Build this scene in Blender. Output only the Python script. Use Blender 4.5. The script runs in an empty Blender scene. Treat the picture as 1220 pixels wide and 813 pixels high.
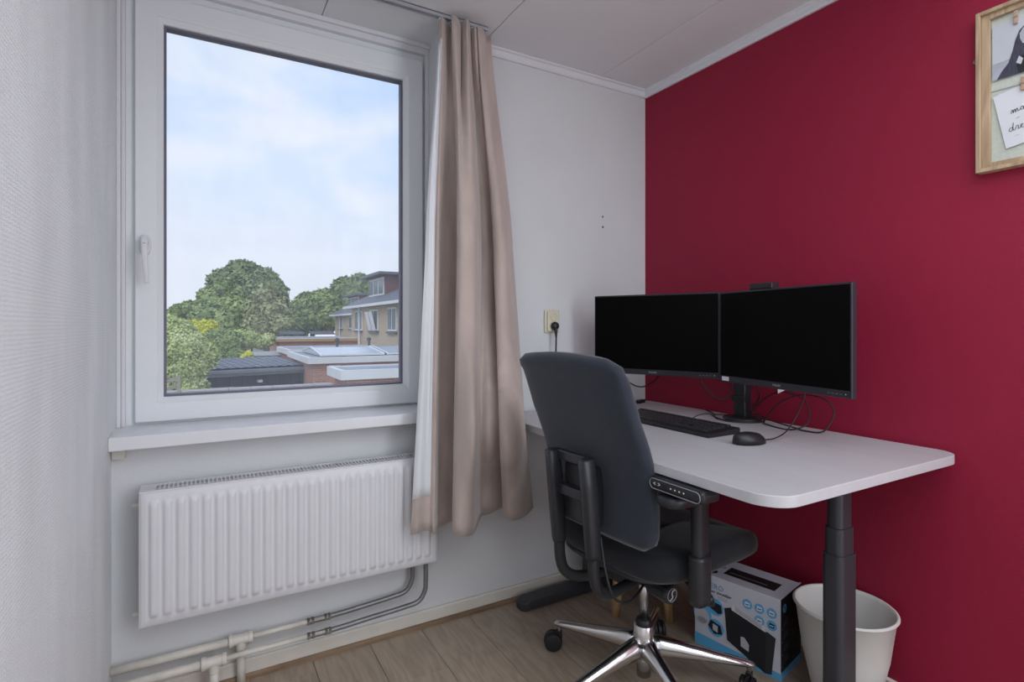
import bpy, bmesh, math, random
from mathutils import Vector, Matrix, noise
C = bpy.context.scene
COL = C.collection
PI = math.pi
random.seed(7)

# ------------------------------------------------------------------ camera
cam_d = bpy.data.cameras.new('camera'); cam = bpy.data.objects.new('camera', cam_d); COL.objects.link(cam)
cam.location = (0, 0, 1.15)
cam.rotation_euler = (PI/2, 0, -math.atan2(.495, .869))
cam_d.sensor_width = 36; cam_d.lens = 36*646/1220
cam_d.shift_y = -18.5/1220
cam_d.clip_start = .02; cam_d.clip_end = 500
C.camera = cam

# ------------------------------------------------------------------ world
W = bpy.data.worlds.new('overcast_sky'); C.world = W; W.use_nodes = True
nt = W.node_tree; nt.nodes.clear()
def N(t, k, **kw):
    n = t.nodes.new(k)
    for a, b in kw.items(): setattr(n, a, b)
    return n
def ramp(t, stops, src=None):
    r = N(t, 'ShaderNodeValToRGB')
    el = r.color_ramp.elements
    while len(el) < len(stops): el.new(.5)
    for e, (p, c) in zip(el, stops):
        e.position = p; e.color = (*c, 1) if len(c) == 3 else c
    if src is not None: t.links.new(src, r.inputs[0])
    return r
tc = N(nt, 'ShaderNodeTexCoord'); sep = N(nt, 'ShaderNodeSeparateXYZ')
nt.links.new(tc.outputs['Generated'], sep.inputs[0])
grad = ramp(nt, [(0, (.70, .73, .80)), (.12, (.70, .75, .86)), (.30, (.50, .66, .95)), (1, (.38, .56, .90))], sep.outputs['Z'])
mp = N(nt, 'ShaderNodeMapping'); mp.inputs['Scale'].default_value = (1.3, 1.3, 3.4); mp.inputs['Rotation'].default_value = (.15, .5, .3)
nt.links.new(tc.outputs['Generated'], mp.inputs[0])
nz = N(nt, 'ShaderNodeTexNoise'); nz.inputs['Scale'].default_value = 1.7; nz.inputs['Detail'].default_value = 6; nz.inputs['Roughness'].default_value = .5; nz.inputs['Distortion'].default_value = .6
nt.links.new(mp.outputs[0], nz.inputs[0])
cl = ramp(nt, [(.40, (0, 0, 0)), (.60, (1, 1, 1))], nz.outputs[0])
mx = N(nt, 'ShaderNodeMix', data_type='RGBA'); nt.links.new(cl.outputs[0], mx.inputs[0]); nt.links.new(grad.outputs[0], mx.inputs[6]); mx.inputs[7].default_value = (.76, .80, .90, 1)
bg = N(nt, 'ShaderNodeBackground'); bg.inputs[1].default_value = 1.25
wo = N(nt, 'ShaderNodeOutputWorld'); nt.links.new(mx.outputs[2], bg.inputs[0]); nt.links.new(bg.outputs[0], wo.inputs[0])

# ------------------------------------------------------------------ lights
def area(name, loc, rot, sx, sy, power, col=(1, 1, 1), portal=False):
    l = bpy.data.lights.new(name, 'AREA'); l.shape = 'RECTANGLE'; l.size = sx; l.size_y = sy; l.energy = power; l.color = col
    o = bpy.data.objects.new(name, l); COL.objects.link(o); o.location = loc; o.rotation_euler = rot
    if portal: l.cycles.is_portal = True
    return o
area('window_portal', (.29, 2.24, 1.52), (-PI/2, 0, 0), .84, 1.24, 1, portal=True)
area('added_ceiling_fill', (.85, -.3, 2.24), (0, 0, 0), 1.7, 1.7, 26, (.87, .94, 1))  # soft overhead fill added out of view to brighten the room, no fixture
area('added_rear_fill', (1.55, -1.05, 1.25), (PI/2, 0, math.radians(58)), 1.1, 1.9, 30, (.86, .94, 1))  # unseen fill added at the right rear to lift the left wall, no doorway
sun_d = bpy.data.lights.new('hazy_sun', 'SUN'); sun_d.energy = 1.1; sun_d.angle = .6; sun_d.color = (1, .97, .92)
sun = bpy.data.objects.new('hazy_sun', sun_d); COL.objects.link(sun); sun.rotation_euler = Vector((-.55, -.55, .75)).to_track_quat('Z', 'Y').to_euler()
vs = C.view_settings
C.display_settings.display_device = 'sRGB'
vs.view_transform = 'Standard'; vs.look = 'None'; vs.gamma = 1; vs.exposure = .0; vs.use_curve_mapping = False

# ------------------------------------------------------------------ materials
def srgb(r, g, b):
    f = lambda c: (c/255/12.92) if c/255 <= .04045 else ((c/255+.055)/1.055)**2.4
    return (f(r), f(g), f(b))
def mat(name, col, rough=.5, metal=0, var=.06, vscale=8, bump=0, bscale=60, stretch=(1, 1, 1), spec=.5, obj_rand=0, emit=None, sheen=0, coords='Object'):
    m = bpy.data.materials.new(name); m.use_nodes = True; t = m.node_tree; p = t.nodes['Principled BSDF']
    tcn = N(t, 'ShaderNodeTexCoord'); mpn = N(t, 'ShaderNodeMapping'); mpn.inputs['Scale'].default_value = stretch
    t.links.new(tcn.outputs[coords], mpn.inputs[0])
    n = N(t, 'ShaderNodeTexNoise'); n.inputs['Scale'].default_value = vscale; n.inputs['Detail'].default_value = 4
    t.links.new(mpn.outputs[0], n.inputs[0])
    lo = tuple(max(0, c*(1-var)) for c in col); hi = tuple(min(1, c*(1+var)) for c in col)
    r = ramp(t, [(.3, lo), (.7, hi)], n.outputs[0]); out = r.outputs[0]
    if obj_rand:
        oi = N(t, 'ShaderNodeObjectInfo'); mr = N(t, 'ShaderNodeMapRange'); mr.inputs[3].default_value = 1-obj_rand; mr.inputs[4].default_value = 1+obj_rand
        t.links.new(oi.outputs['Random'], mr.inputs[0])
        hs = N(t, 'ShaderNodeHueSaturation'); t.links.new(mr.outputs[0], hs.inputs['Value']); t.links.new(out, hs.inputs['Color']); out = hs.outputs[0]
    t.links.new(out, p.inputs['Base Color'])
    p.inputs['Roughness'].default_value = rough; p.inputs['Metallic'].default_value = metal; p.inputs['Specular IOR Level'].default_value = spec
    if sheen: p.inputs['Sheen Weight'].default_value = sheen; p.inputs['Sheen Roughness'].default_value = .4
    if bump:
        n2 = N(t, 'ShaderNodeTexNoise'); n2.inputs['Scale'].default_value = bscale; n2.inputs['Detail'].default_value = 3
        t.links.new(mpn.outputs[0], n2.inputs[0])
        b = N(t, 'ShaderNodeBump'); b.inputs['Strength'].default_value = bump; b.inputs['Distance'].default_value = .002
        t.links.new(n2.outputs[0], b.inputs['Height']); t.links.new(b.outputs[0], p.inputs['Normal'])
    return m
def wood(name, c1, c2, c3, axis='Y', rough=.45, obj_rand=.1, scale=1):
    m = bpy.data.materials.new(name); m.use_nodes = True; t = m.node_tree; p = t.nodes['Principled BSDF']
    tcn = N(t, 'ShaderNodeTexCoord'); oi = N(t, 'ShaderNodeObjectInfo')
    add = N(t, 'ShaderNodeVectorMath', operation='ADD'); cmb = N(t, 'ShaderNodeVectorMath', operation='SCALE'); cmb.inputs['Scale'].default_value = 37
    cx = N(t, 'ShaderNodeCombineXYZ'); [t.links.new(oi.outputs['Random'], cx.inputs[k]) for k in range(3)]
    t.links.new(cx.outputs[0], cmb.inputs[0]); t.links.new(tcn.outputs['Object'], add.inputs[0]); t.links.new(cmb.outputs[0], add.inputs[1])
    mpn = N(t, 'ShaderNodeMapping'); s = [14*scale]*3; s['XYZ'.index(axis)] = 1.6*scale; mpn.inputs['Scale'].default_value = s
    t.links.new(add.outputs[0], mpn.inputs[0])
    n = N(t, 'ShaderNodeTexNoise'); n.inputs['Scale'].default_value = 1.0; n.inputs['Detail'].default_value = 3; n.inputs['Distortion'].default_value = .4
    t.links.new(mpn.outputs[0], n.inputs[0])
    mul = N(t, 'ShaderNodeMath', operation='MULTIPLY'); mul.inputs[1].default_value = 11; t.links.new(n.outputs[0], mul.inputs[0])
    fr = N(t, 'ShaderNodeMath', operation='PINGPONG'); fr.inputs[1].default_value = 1; t.links.new(mul.outputs[0], fr.inputs[0])
    n2 = N(t, 'ShaderNodeTexNoise'); n2.inputs['Scale'].default_value = 6; n2.inputs['Detail'].default_value = 5; t.links.new(mpn.outputs[0], n2.inputs[0])
    mxx = N(t, 'ShaderNodeMix'); mxx.inputs[0].default_value = .6; t.links.new(fr.outputs[0], mxx.inputs[2]); t.links.new(n2.outputs[0], mxx.inputs[3])
    r = ramp(t, [(.2, c1), (.5, c2), (.85, c3)], mxx.outputs[0])
    mr = N(t, 'ShaderNodeMapRange'); mr.inputs[3].default_value = 1-obj_rand; mr.inputs[4].default_value = 1+obj_rand; t.links.new(oi.outputs['Random'], mr.inputs[0])
    hs = N(t, 'ShaderNodeHueSaturation'); t.links.new(mr.outputs[0], hs.inputs['Value']); t.links.new(r.outputs[0], hs.inputs['Color'])
    t.links.new(hs.outputs[0], p.inputs['Base Color']); p.inputs['Roughness'].default_value = rough
    b = N(t, 'ShaderNodeBump'); b.inputs['Strength'].default_value = .15; b.inputs['Distance'].default_value = .001
    t.links.new(n2.outputs[0], b.inputs['Height']); t.links.new(b.outputs[0], p.inputs['Normal'])
    return m
M = {}
M['wall'] = mat('white_painted_wall', srgb(212, 213, 215), .8, var=.03, vscale=3, bump=.25, bscale=120)
M['red'] = mat('crimson_painted_wall', srgb(148, 24, 56), .62, var=.06, vscale=1.5, bump=.2, bscale=140, spec=.35)
M['ceil'] = mat('white_ceiling_panel', srgb(222, 222, 224), .6, var=.01)
M['trim'] = mat('white_lacquer', srgb(222, 222, 226), .4, var=.015)
M['oldtrim'] = mat('cream_painted_board', srgb(212, 206, 196), .5, var=.05, vscale=10, bump=.2, bscale=30)
M['pvc'] = mat('white_window_profile', srgb(232, 235, 238), .35, var=.01)
M['gasket'] = mat('dark_rubber', srgb(112, 110, 126), .6)
M['sill'] = mat('white_window_sill', srgb(226, 226, 230), .3, var=.02, vscale=14)
M['rad'] = mat('white_radiator_enamel', srgb(220, 219, 222), .35, var=.015)
M['hollow'] = mat('radiator_inside', srgb(96, 94, 94), .7)
M['pipe'] = mat('painted_pipe', srgb(214, 208, 198), .45, var=.08, vscale=25, bump=.2, bscale=60)
M['hose'] = mat('bare_grey_pipe', srgb(128, 128, 130), .4, metal=.5, var=.1, vscale=30)
M['clamp'] = mat('dull_metal', srgb(150, 146, 140), .35, metal=.8, var=.15, vscale=60)
M['curtain'] = mat('taupe_velour', srgb(184, 168, 160), .85, var=.13, vscale=14, bump=.5, bscale=220, sheen=.5, stretch=(1, 1, .35))
M['lining'] = mat('white_lining_cloth', srgb(226, 228, 232), .85, var=.02)
M['desk'] = mat('pale_desk_laminate', srgb(188, 186, 190), .42, var=.03, vscale=30, stretch=(1, .15, 1))
M['deskleg'] = mat('anthracite_powder_coat', srgb(62, 62, 68), .42, metal=.35, var=.05, bump=.1, bscale=300)
M['plastic'] = mat('black_plastic', srgb(30, 31, 34), .42, var=.08)
M['plasticm'] = mat('dark_grey_plastic', srgb(36, 37, 42), .38, var=.06)
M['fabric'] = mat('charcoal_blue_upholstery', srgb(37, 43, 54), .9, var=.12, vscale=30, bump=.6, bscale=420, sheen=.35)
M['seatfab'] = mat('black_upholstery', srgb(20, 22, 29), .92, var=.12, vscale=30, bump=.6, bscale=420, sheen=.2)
M['chrome'] = mat('polished_aluminium', srgb(222, 222, 222), .2, metal=1, var=.03)
M['steel'] = mat('brushed_steel', srgb(180, 180, 182), .25, metal=1, var=.05)
M['rubber'] = mat('caster_black', srgb(26, 26, 28), .5)
M['screen'] = mat('black_screen', (.0012, .0012, .0014), .5, var=0, spec=.08)
M['bezel'] = mat('monitor_housing', srgb(38, 39, 46), .4, var=.05)
M['cable'] = mat('black_cable', srgb(24, 24, 26), .5)
M['key'] = mat('key_caps', srgb(50, 52, 56), .45)
M['white'] = mat('white_print', srgb(225, 225, 230), .6, var=.01)
M['greyprint'] = mat('grey_print', srgb(150, 152, 160), .6, var=.01)
M['lightgrey'] = mat('light_grey_print', srgb(190, 192, 200), .6, var=.03)
M['ink'] = mat('black_print', srgb(26, 26, 32), .6, var=.02)
M['blue'] = mat('sky_blue_print', srgb(92, 176, 224), .5, var=.03)
M['blueink'] = mat('blue_lettering', srgb(110, 160, 200), .5, var=.01)
M['card'] = mat('white_cardboard', srgb(206, 208, 220), .5, var=.02)
M['bin'] = mat('white_bin_plastic', srgb(214, 212, 208), .42, var=.02)
M['ivory'] = mat('ivory_plastic', srgb(214, 206, 184), .4, var=.03)
M['frame'] = wood('light_oak_frame', srgb(150, 125, 98), srgb(178, 152, 122), srgb(198, 174, 146), 'Z', .5)
M['floor'] = wood('oak_laminate', srgb(150, 134, 118), srgb(164, 147, 130), srgb(176, 160, 142), 'Y', .42, .05, 1.4)
M['strip'] = wood('floor_edge_strip', srgb(110, 88, 68), srgb(134, 110, 86), srgb(150, 126, 102), 'X', .5)
M['stoolleg'] = wood('beech_leg', srgb(170, 134, 92), srgb(190, 154, 110), srgb(204, 170, 126), 'Z', .45)
M['pouf'] = mat('dark_grey_felt', srgb(46, 46, 50), .95, var=.15, vscale=40, bump=.5, bscale=300)
M['linen'] = mat('grey_green_linen', srgb(196, 200, 190), .9, var=.06, vscale=120, bump=.4, bscale=300)
M['skin'] = mat('pale_photo_tone', srgb(172, 172, 182), .5, var=.02)
M['hair'] = mat('dark_photo_tone', srgb(60, 60, 76), .5, var=.35, vscale=50, stretch=(1, 6, 1))
M['paper'] = mat('note_paper', srgb(218, 218, 224), .6, var=.01)
M['peg'] = mat('wooden_clothes_peg', srgb(176, 146, 124), .6, var=.06)
# woven wallcovering on the left wall
def wallcover():
    m = mat('woven_wallcovering', srgb(238, 240, 242), .75, var=.06, vscale=3.2, stretch=(1, 2.2, .7)); t = m.node_tree; p = t.nodes['Principled BSDF']
    tcn = N(t, 'ShaderNodeTexCoord')
    w1 = N(t, 'ShaderNodeTexWave', bands_direction='Z'); w1.inputs['Scale'].default_value = 46; w1.inputs['Distortion'].default_value = 5; w1.inputs['Detail Scale'].default_value = 12
    w2 = N(t, 'ShaderNodeTexWave', bands_direction='Y'); w2.inputs['Scale'].default_value = 36; w2.inputs['Distortion'].default_value = 5; w2.inputs['Detail Scale'].default_value = 12
    for w in (w1, w2): t.links.new(tcn.outputs['Object'], w.inputs[0])
    a = N(t, 'ShaderNodeMath', operation='MULTIPLY'); t.links.new(w1.outputs['Fac'], a.inputs[0]); t.links.new(w2.outputs['Fac'], a.inputs[1])
    b = N(t, 'ShaderNodeBump'); b.inputs['Strength'].default_value = .8; b.inputs['Distance'].default_value = .0016
    t.links.new(a.outputs[0], b.inputs['Height']); t.links.new(b.outputs[0], p.inputs['Normal'])
    return m
M['cover'] = wallcover()
def glassmat():
    m = bpy.data.materials.new('window_glass'); m.use_nodes = True; t = m.node_tree; t.nodes.clear()
    tr = N(t, 'ShaderNodeBsdfTransparent'); tr.inputs[0].default_value = (.97, .98, .985, 1)
    gl = N(t, 'ShaderNodeBsdfGlossy'); gl.inputs['Roughness'].default_value = .02
    df = N(t, 'ShaderNodeBsdfDiffuse'); df.inputs[0].default_value = (.8, .8, .85, 1)
    tl = N(t, 'ShaderNodeBsdfTranslucent'); tl.inputs[0].default_value = (.85, .87, .92, 1)
    n = N(t, 'ShaderNodeTexNoise'); n.inputs['Scale'].default_value = 6
    r = ramp(t, [(.3, (.06, .06, .06)), (.7, (.11, .11, .11))], n.outputs[0])
    m0 = N(t, 'ShaderNodeMixShader'); t.links.new(r.outputs[0], m0.inputs[0]); t.links.new(tr.outputs[0], m0.inputs[1]); t.links.new(tl.outputs[0], m0.inputs[2])
    fr = N(t, 'ShaderNodeFresnel'); fr.inputs[0].default_value = 1.12
    m1 = N(t, 'ShaderNodeMixShader'); t.links.new(fr.outputs[0], m1.inputs[0]); t.links.new(m0.outputs[0], m1.inputs[1]); t.links.new(gl.outputs[0], m1.inputs[2])
    o = N(t, 'ShaderNodeOutputMaterial'); t.links.new(m1.outputs[0], o.inputs[0])
    return m
M['glass'] = glassmat()

# ------------------------------------------------------------------ mesh helpers
def mk(name, bm, m, parent=None, smooth=False, bevel=0, seg=2, loc=None, rot=None):
    me = bpy.data.meshes.new(name)
    bmesh.ops.recalc_face_normals(bm, faces=bm.faces)
    bm.to_mesh(me); bm.free()
    o = bpy.data.objects.new(name, me); COL.objects.link(o)
    if m is not None: me.materials.append(m)
    if smooth:
        for p in me.polygons: p.use_smooth = True
    if bevel:
        b = o.modifiers.new('bevel', 'BEVEL'); b.width = bevel; b.segments = seg; b.limit_method = 'ANGLE'; b.angle_limit = .6
        if not smooth:
            for p in me.polygons: p.use_smooth = True
            wn = o.modifiers.new('wn', 'WEIGHTED_NORMAL'); wn.keep_sharp = True
    if parent: o.parent = parent
    if loc: o.location = loc
    if rot: o.rotation_euler = rot
    return o
def empty(name, loc, rz=0):
    o = bpy.data.objects.new(name, None); COL.objects.link(o); o.location = loc; o.rotation_euler = (0, 0, rz); o.empty_display_size = .1
    return o
def tag(o, label, cat, group=None, kind=None):
    o['label'] = label; o['category'] = cat
    if group: o['group'] = group
    if kind: o['kind'] = kind
    return o
def struct(o): o['kind'] = 'structure'; return o
def bx(bm, a, b, mtx=None):
    (x0, y0, z0), (x1, y1, z1) = a, b
    vs_ = [bm.verts.new(v) for v in ((x0, y0, z0), (x1, y0, z0), (x1, y1, z0), (x0, y1, z0), (x0, y0, z1), (x1, y0, z1), (x1, y1, z1), (x0, y1, z1))]
    if mtx is not None:
        for v in vs_: v.co = mtx @ v.co
    for f in ((0, 3, 2, 1), (4, 5, 6, 7), (0, 1, 5, 4), (1, 2, 6, 5), (2, 3, 7, 6), (3, 0, 4, 7)): bm.faces.new([vs_[i] for i in f])
def box(name, a, b, m, parent=None, bevel=0, seg=2, mtx=None):
    bm = bmesh.new(); bx(bm, a, b, mtx); return mk(name, bm, m, parent, bevel=bevel, seg=seg)
def loft(bm, rings, cap=True, closed=True):
    R_ = [[bm.verts.new(p) for p in r] for r in rings]
    n = len(R_[0])
    for a, b in zip(R_, R_[1:]):
        for i in range(n if closed else n-1):
            j = (i+1) % n; bm.faces.new((a[i], a[j], b[j], b[i]))
    if cap:
        bm.faces.new(R_[0][::-1]); bm.faces.new(R_[-1])
    return R_
def catmull(pts, k=8):
    P = [Vector(p) for p in pts]; out = []
    for i in range(len(P)-1):
        p0 = P[max(i-1, 0)]; p1 = P[i]; p2 = P[i+1]; p3 = P[min(i+2, len(P)-1)]
        for s in range(k):
            t = s/k; out.append(.5*((2*p1)+(p2-p0)*t+(2*p0-5*p1+4*p2-p3)*t*t+(3*p1-p0-3*p2+p3)*t**3))
    out.append(P[-1]); return out
def tube(bm, pts, r, n=8, smooth=8, rfun=None, sec=None):
    P = catmull(pts, smooth) if smooth else [Vector(p) for p in pts]
    T = [(P[min(i+1, len(P)-1)]-P[max(i-1, 0)]).normalized() for i in range(len(P))]
    up = Vector((0, 0, 1)) if abs(T[0].z) < .9 else Vector((0, 1, 0))
    nrm = (up-T[0]*up.dot(T[0])).normalized(); rings = []
    for i, (p, t) in enumerate(zip(P, T)):
        nrm = (nrm-t*nrm.dot(t)).normalized(); b = t.cross(nrm)
        rr = rfun(i/(len(P)-1)) if rfun else r
        if sec: rings.append([p+nrm*(a*rr)+b*(c*rr) for a, c in sec])
        else: rings.append([p+(nrm*math.cos(q*2*PI/n)+b*math.sin(q*2*PI/n))*rr for q in range(n)])
    loft(bm, rings)
def cyl(bm, p0, p1, r0, r1=None, n=20):
    r1 = r0 if r1 is None else r1
    tube(bm, [p0, p1], 1, n, 0, rfun=lambda s: r0+(r1-r0)*s)
def lathe(bm, prof, n=32, c=(0, 0, 0), closed=False):
    rings = [[(c[0]+r*math.cos(q*2*PI/n), c[1]+r*math.sin(q*2*PI/n), c[2]+z) for q in range(n)] for r, z in prof]
    if closed: rings.append(rings[0])
    return loft(bm, rings, cap=not closed)
def superell(w, h, e=.45, n=28):
    out = []
    for q in range(n):
        a = q*2*PI/n; c, s = math.cos(a), math.sin(a)
        out.append((w*math.copysign(abs(c)**e, c), h*math.copysign(abs(s)**e, s)))
    return out
def poly(bm, pts):
    vs_ = [bm.verts.new(p) for p in pts]; return bm.faces.new(vs_)
def text_obj(name, s, size, m, parent, mtx, align='LEFT', ext=.0003):
    cu = bpy.data.curves.new(name, 'FONT'); cu.body = s; cu.size = size; cu.extrude = ext; cu.align_x = align; cu.resolution_u = 3
    t = bpy.data.objects.new(name, cu); COL.objects.link(t); bpy.context.view_layer.update()
    me = bpy.data.meshes.new_from_object(t.evaluated_get(bpy.context.evaluated_depsgraph_get()))
    bpy.data.objects.remove(t); me.materials.clear(); me.materials.append(m)
    o = bpy.data.objects.new(name, me); COL.objects.link(o); o.parent = parent; o.matrix_local = mtx
    return o
def basis(o, x, y, z):   # matrix from columns
    x, y, z = Vector(x), Vector(y), Vector(z)
    return Matrix(((x.x, y.x, z.x, o[0]), (x.y, y.y, z.y, o[1]), (x.z, y.z, z.z, o[2]), (0, 0, 0, 1)))
def slab(name, pts2, m, parent, mtx, th=.0006):   # thin printed shape: 2D outline in the local plane of mtx
    bm = bmesh.new(); loft(bm, [[mtx @ Vector((x, y, 0)) for x, y in pts2], [mtx @ Vector((x, y, th)) for x, y in pts2]])
    return mk(name, bm, m, parent)
def disc(cx_, cy_, r, n=20, ry=None): return [(cx_+r*math.cos(q*2*PI/n), cy_+(ry or r)*math.sin(q*2*PI/n)) for q in range(n)]

# ================================================================== SETTING
XL, XR, YW, YB, ZC = -.235, 1.875, 1.978, -1.7, 2.29
# floor planks
fl = struct(box('floor', (XL-.1, YB-.1, -.12), (XR+.1, YW+.2, -.012), M['strip']))
row = 0; x = .522-.195*4
while x < XR:
    y = YB - [0, .62, .25, .93, .45, .8, .12][row % 7]
    while y < YW:
        x0, x1, y0, y1 = max(x, XL), min(x+.195, XR), max(y, YB), min(y+1.28, YW)
        if x1-x0 > .004 and y1-y0 > .01:
            box('plank', (x0+.0005, y0+.0005, -.012), (x1-.0005, y1-.0005, 0), M['floor'], fl, bevel=.0012, seg=1)
        y += 1.28
    x += .195; row += 1
# ceiling panels
ce = struct(box('ceiling', (XL-.1, YB-.1, ZC+.012), (XR+.1, 2.35, ZC+.12), M['ceil']))
xs = [XL, -.22, .38, .98, 1.58, XR]
for a, b in zip(xs[1:], xs[2:]):
    box('ceiling_panel', (a+.0012, YB, ZC), (b-.0012, 2.25, ZC+.012), M['ceil'], ce, bevel=.003, seg=2)
box('ceiling_panel', (XL, YB, ZC), (-.2212, 2.25, ZC+.012), M['ceil'], ce, bevel=.003)
# walls
bm = bmesh.new()
bx(bm, (XL-.1, YW, -.12), (XR+.1, 2.3, .795)); bx(bm, (.80, YW, .795), (XR+.1, 2.3, ZC+.1)); bx(bm, (XL-.1, 2.16, .795), (-.20, 2.3, ZC+.1)); bx(bm, (-.2, 2.16, 2.24), (.8, 2.3, ZC+.1)); bx(bm, (-.2, 2.16, .795), (.8, 2.3, .84))
struct(mk('wall_back', bm, M['wall']))
struct(box('wall_left', (XL-.1, YB-.1, -.12), (XL, 2.16, ZC+.1), M['cover']))
struct(box('wall_right', (XR, YB-.1, -.12), (XR+.1, YW, ZC+.1), M['red']))
struct(box('wall_front', (XL-.1, YB-.1, -.12), (XR+.1, YB, ZC+.1), M['wall']))
# cornice trims
def prof_trim(name, p0, p1, prof, m):       # extrude a (depth, z) profile from p0 to p1; depth measured inward
    p0, p1 = Vector(p0), Vector(p1); d = (p1-p0).normalized(); inn = Vector((d.y, -d.x, 0))
    bm = bmesh.new(); loft(bm, [[p+inn*a+Vector((0, 0, z)) for a, z in prof] for p in (p0, p1)])
    return struct(mk(name, bm, m))
cor = [(0, 0), (.026, 0), (.026, -.006), (.016, -.010), (.014, -.028), (.009, -.034), (0, -.034)]
prof_trim('trim_1', (.80, YW, ZC), (XR, YW, ZC), cor, M['trim'])
prof_trim('trim_2', (XR, YW, ZC), (XR, YB, ZC), cor, M['trim'])
# baseboard + edge strip
prof_trim('baseboard_back', (XL, YW, 0), (XR, YW, 0), [(0, 0), (.014, 0), (.014, .055), (.010, .060), (0, .060)], M['oldtrim'])
prof_trim('trim_3', (XL, YW-.0142, 0), (XR, YW-.0142, 0), [(0, .0), (.012, .0), (.012, .010), (.004, .016), (0, .016)], M['strip'])
prof_trim('baseboard_right', (XR, YW-.015, 0), (XR, YB, 0), [(0, 0), (.012, 0), (.012, .038), (.008, .042), (0, .042)], M['oldtrim'])

# ------------------------------------------------------------------ window
def ringframe(bm, x0, x1, z0, z1, w, y0, y1, wz=None):
    wz = wz or (w, w, w, w)  # left right bottom top
    l, r, b, t = wz
    O = [(x0, z0), (x1, z0), (x1, z1), (x0, z1)]; I = [(x0+l, z0+b), (x1-r, z0+b), (x1-r, z1-t), (x0+l, z1-t)]
    V = {}
    for nme, pts in (('O', O), ('I', I)):
        for k, (x, z) in enumerate(pts):
            for yk, y in enumerate((y0, y1)): V[nme, k, yk] = bm.verts.new((x, y, z))
    for k in range(4):
        j = (k+1) % 4
        for f in ((('O', k, 0), ('O', j, 0), ('I', j, 0), ('I', k, 0)), (('O', k, 1), ('O', j, 1), ('I', j, 1), ('I', k, 1)),
                  (('O', k, 0), ('O', j, 0), ('O', j, 1), ('O', k, 1)), (('I', k, 0), ('I', j, 0), ('I', j, 1), ('I', k, 1))):
            bm.faces.new([V[q] for q in f])
bm = bmesh.new(); ringframe(bm, -.220, .800, .822, 2.262, .05, 2.112, 2.20)
win = struct(mk('window_1', bm, M['pvc'], bevel=.004))
bm = bmesh.new(); ringframe(bm, -.190, .776, .838, 2.225, 0, 2.092, 2.17, wz=(.062, .062, .062, .072))
sash = mk('sash', bm, M['pvc'], win, bevel=.005)
bm = bmesh.new()
for k in range(2):
    pass
def bead(bm, x0, x1, z0, z1, w, d0, y0, y1):    # sloping glazing bead: outer at y0, inner edge recedes to y1
    O = [(x0, z0), (x1, z0), (x1, z1), (x0, z1)]; I = [(x0+w, z0+w), (x1-w, z0+w), (x1-w, z1-w), (x0+w, z1-w)]
    a = [bm.verts.new((x, y0, z)) for x, z in O]; b = [bm.verts.new((x, y1, z)) for x, z in I]; c = [bm.verts.new((x, d0, z)) for x, z in I]; d = [bm.verts.new((x, d0, z)) for x, z in O]
    for k in range(4):
        j = (k+1) % 4
        for p, q in ((a, b), (b, c), (c, d), (d, a)): bm.faces.new((p[k], p[j], q[j], q[k]))
bead(bm, -.1285, .7145, .8995, 2.1535, .016, 2.135, 2.096, 2.108)
mk('glazing_bead', bm, M['pvc'], sash, bevel=.001)
bm = bmesh.new(); ringframe(bm, -.1125, .6985, .9155, 2.1375, .007, 2.118, 2.138)
mk('gasket', bm, M['gasket'], sash)
box('pane', (-.107, 2.128, .921), (.693, 2.131, 2.132), M['glass'], sash)
# outer dark spacer seen at edge of the double glazing
bm = bmesh.new(); ringframe(bm, -.1125, .6985, .9155, 2.1375, .006, 2.140, 2.150)
mk('spacer', bm, M['gasket'], sash)
# handle
bm = bmesh.new(); loft(bm, [[(-.161+a*k, y, 1.408+b*k) for a, b in superell(.0155, .032, .7, 28)] for y, k in ((2.0915, 1), (2.084, 1), (2.081, .85))])
hd = mk('handle', bm, M['trim'], win, smooth=False, bevel=.001)
bm = bmesh.new(); cyl(bm, (-.161, 2.085, 1.415), (-.161, 2.058, 1.415), .011, .010)
mk('spindle', bm, M['trim'], hd, smooth=True)
bm = bmesh.new(); tube(bm, [(-.161, 2.060, 1.424), (-.161, 2.052, 1.412), (-.160, 2.044, 1.38), (-.157, 2.042, 1.33), (-.154, 2.046, 1.283)], 1, 8, 6, rfun=lambda q: 1-.38*q, sec=superell(.0075, .0105, .7, 14))
mk('lever', bm, M['trim'], hd, smooth=True)
bm = bmesh.new(); cyl(bm, (-.161, 2.048, 1.405), (-.161, 2.0435, 1.405), .0045)
mk('lock_cylinder', bm, M['clamp'], hd)
# casings inside the recess
bm = bmesh.new(); bx(bm, (XL, 2.072, .83), (-.224, 2.16, ZC)); bx(bm, (-.224, 2.088, .83), (-.2135, 2.16, ZC)); struct(mk('trim_4', bm, M['trim'], bevel=.002))
bm = bmesh.new(); bx(bm, (-.2135, 2.090, 2.252), (.80, 2.16, ZC)); bx(bm, (-.2135, 2.075, 2.274), (.80, 2.09, ZC)); struct(mk('trim_5', bm, M['trim'], bevel=.002))
bm = bmesh.new(); bx(bm, (.785, 2.088, .83), (.80, 2.112, 2.252)); struct(mk('trim_6', bm, M['trim'], bevel=.002))
# sill
sl = box('window_sill', (XL, 1.900, .790), (.86, 1.978, .830), M['sill'], bevel=.004, seg=3); tag(sl, 'white window sill board running below the window above the radiator', 'window sill')
sl.name = 'trim_7'; del sl['label']; del sl['category']; struct(sl)
bm = bmesh.new(); bx(bm, (XL, 1.977, .796), (.80, 2.165, .8298)); mk('sill_board', bm, M['sill'], sl)
bm = bmesh.new(); bx(bm, (XL+.001, 1.955, .755), (-.20, 1.978, .790)); mk('sill_bracket', bm, M['oldtrim'], sl, bevel=.003)

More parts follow.
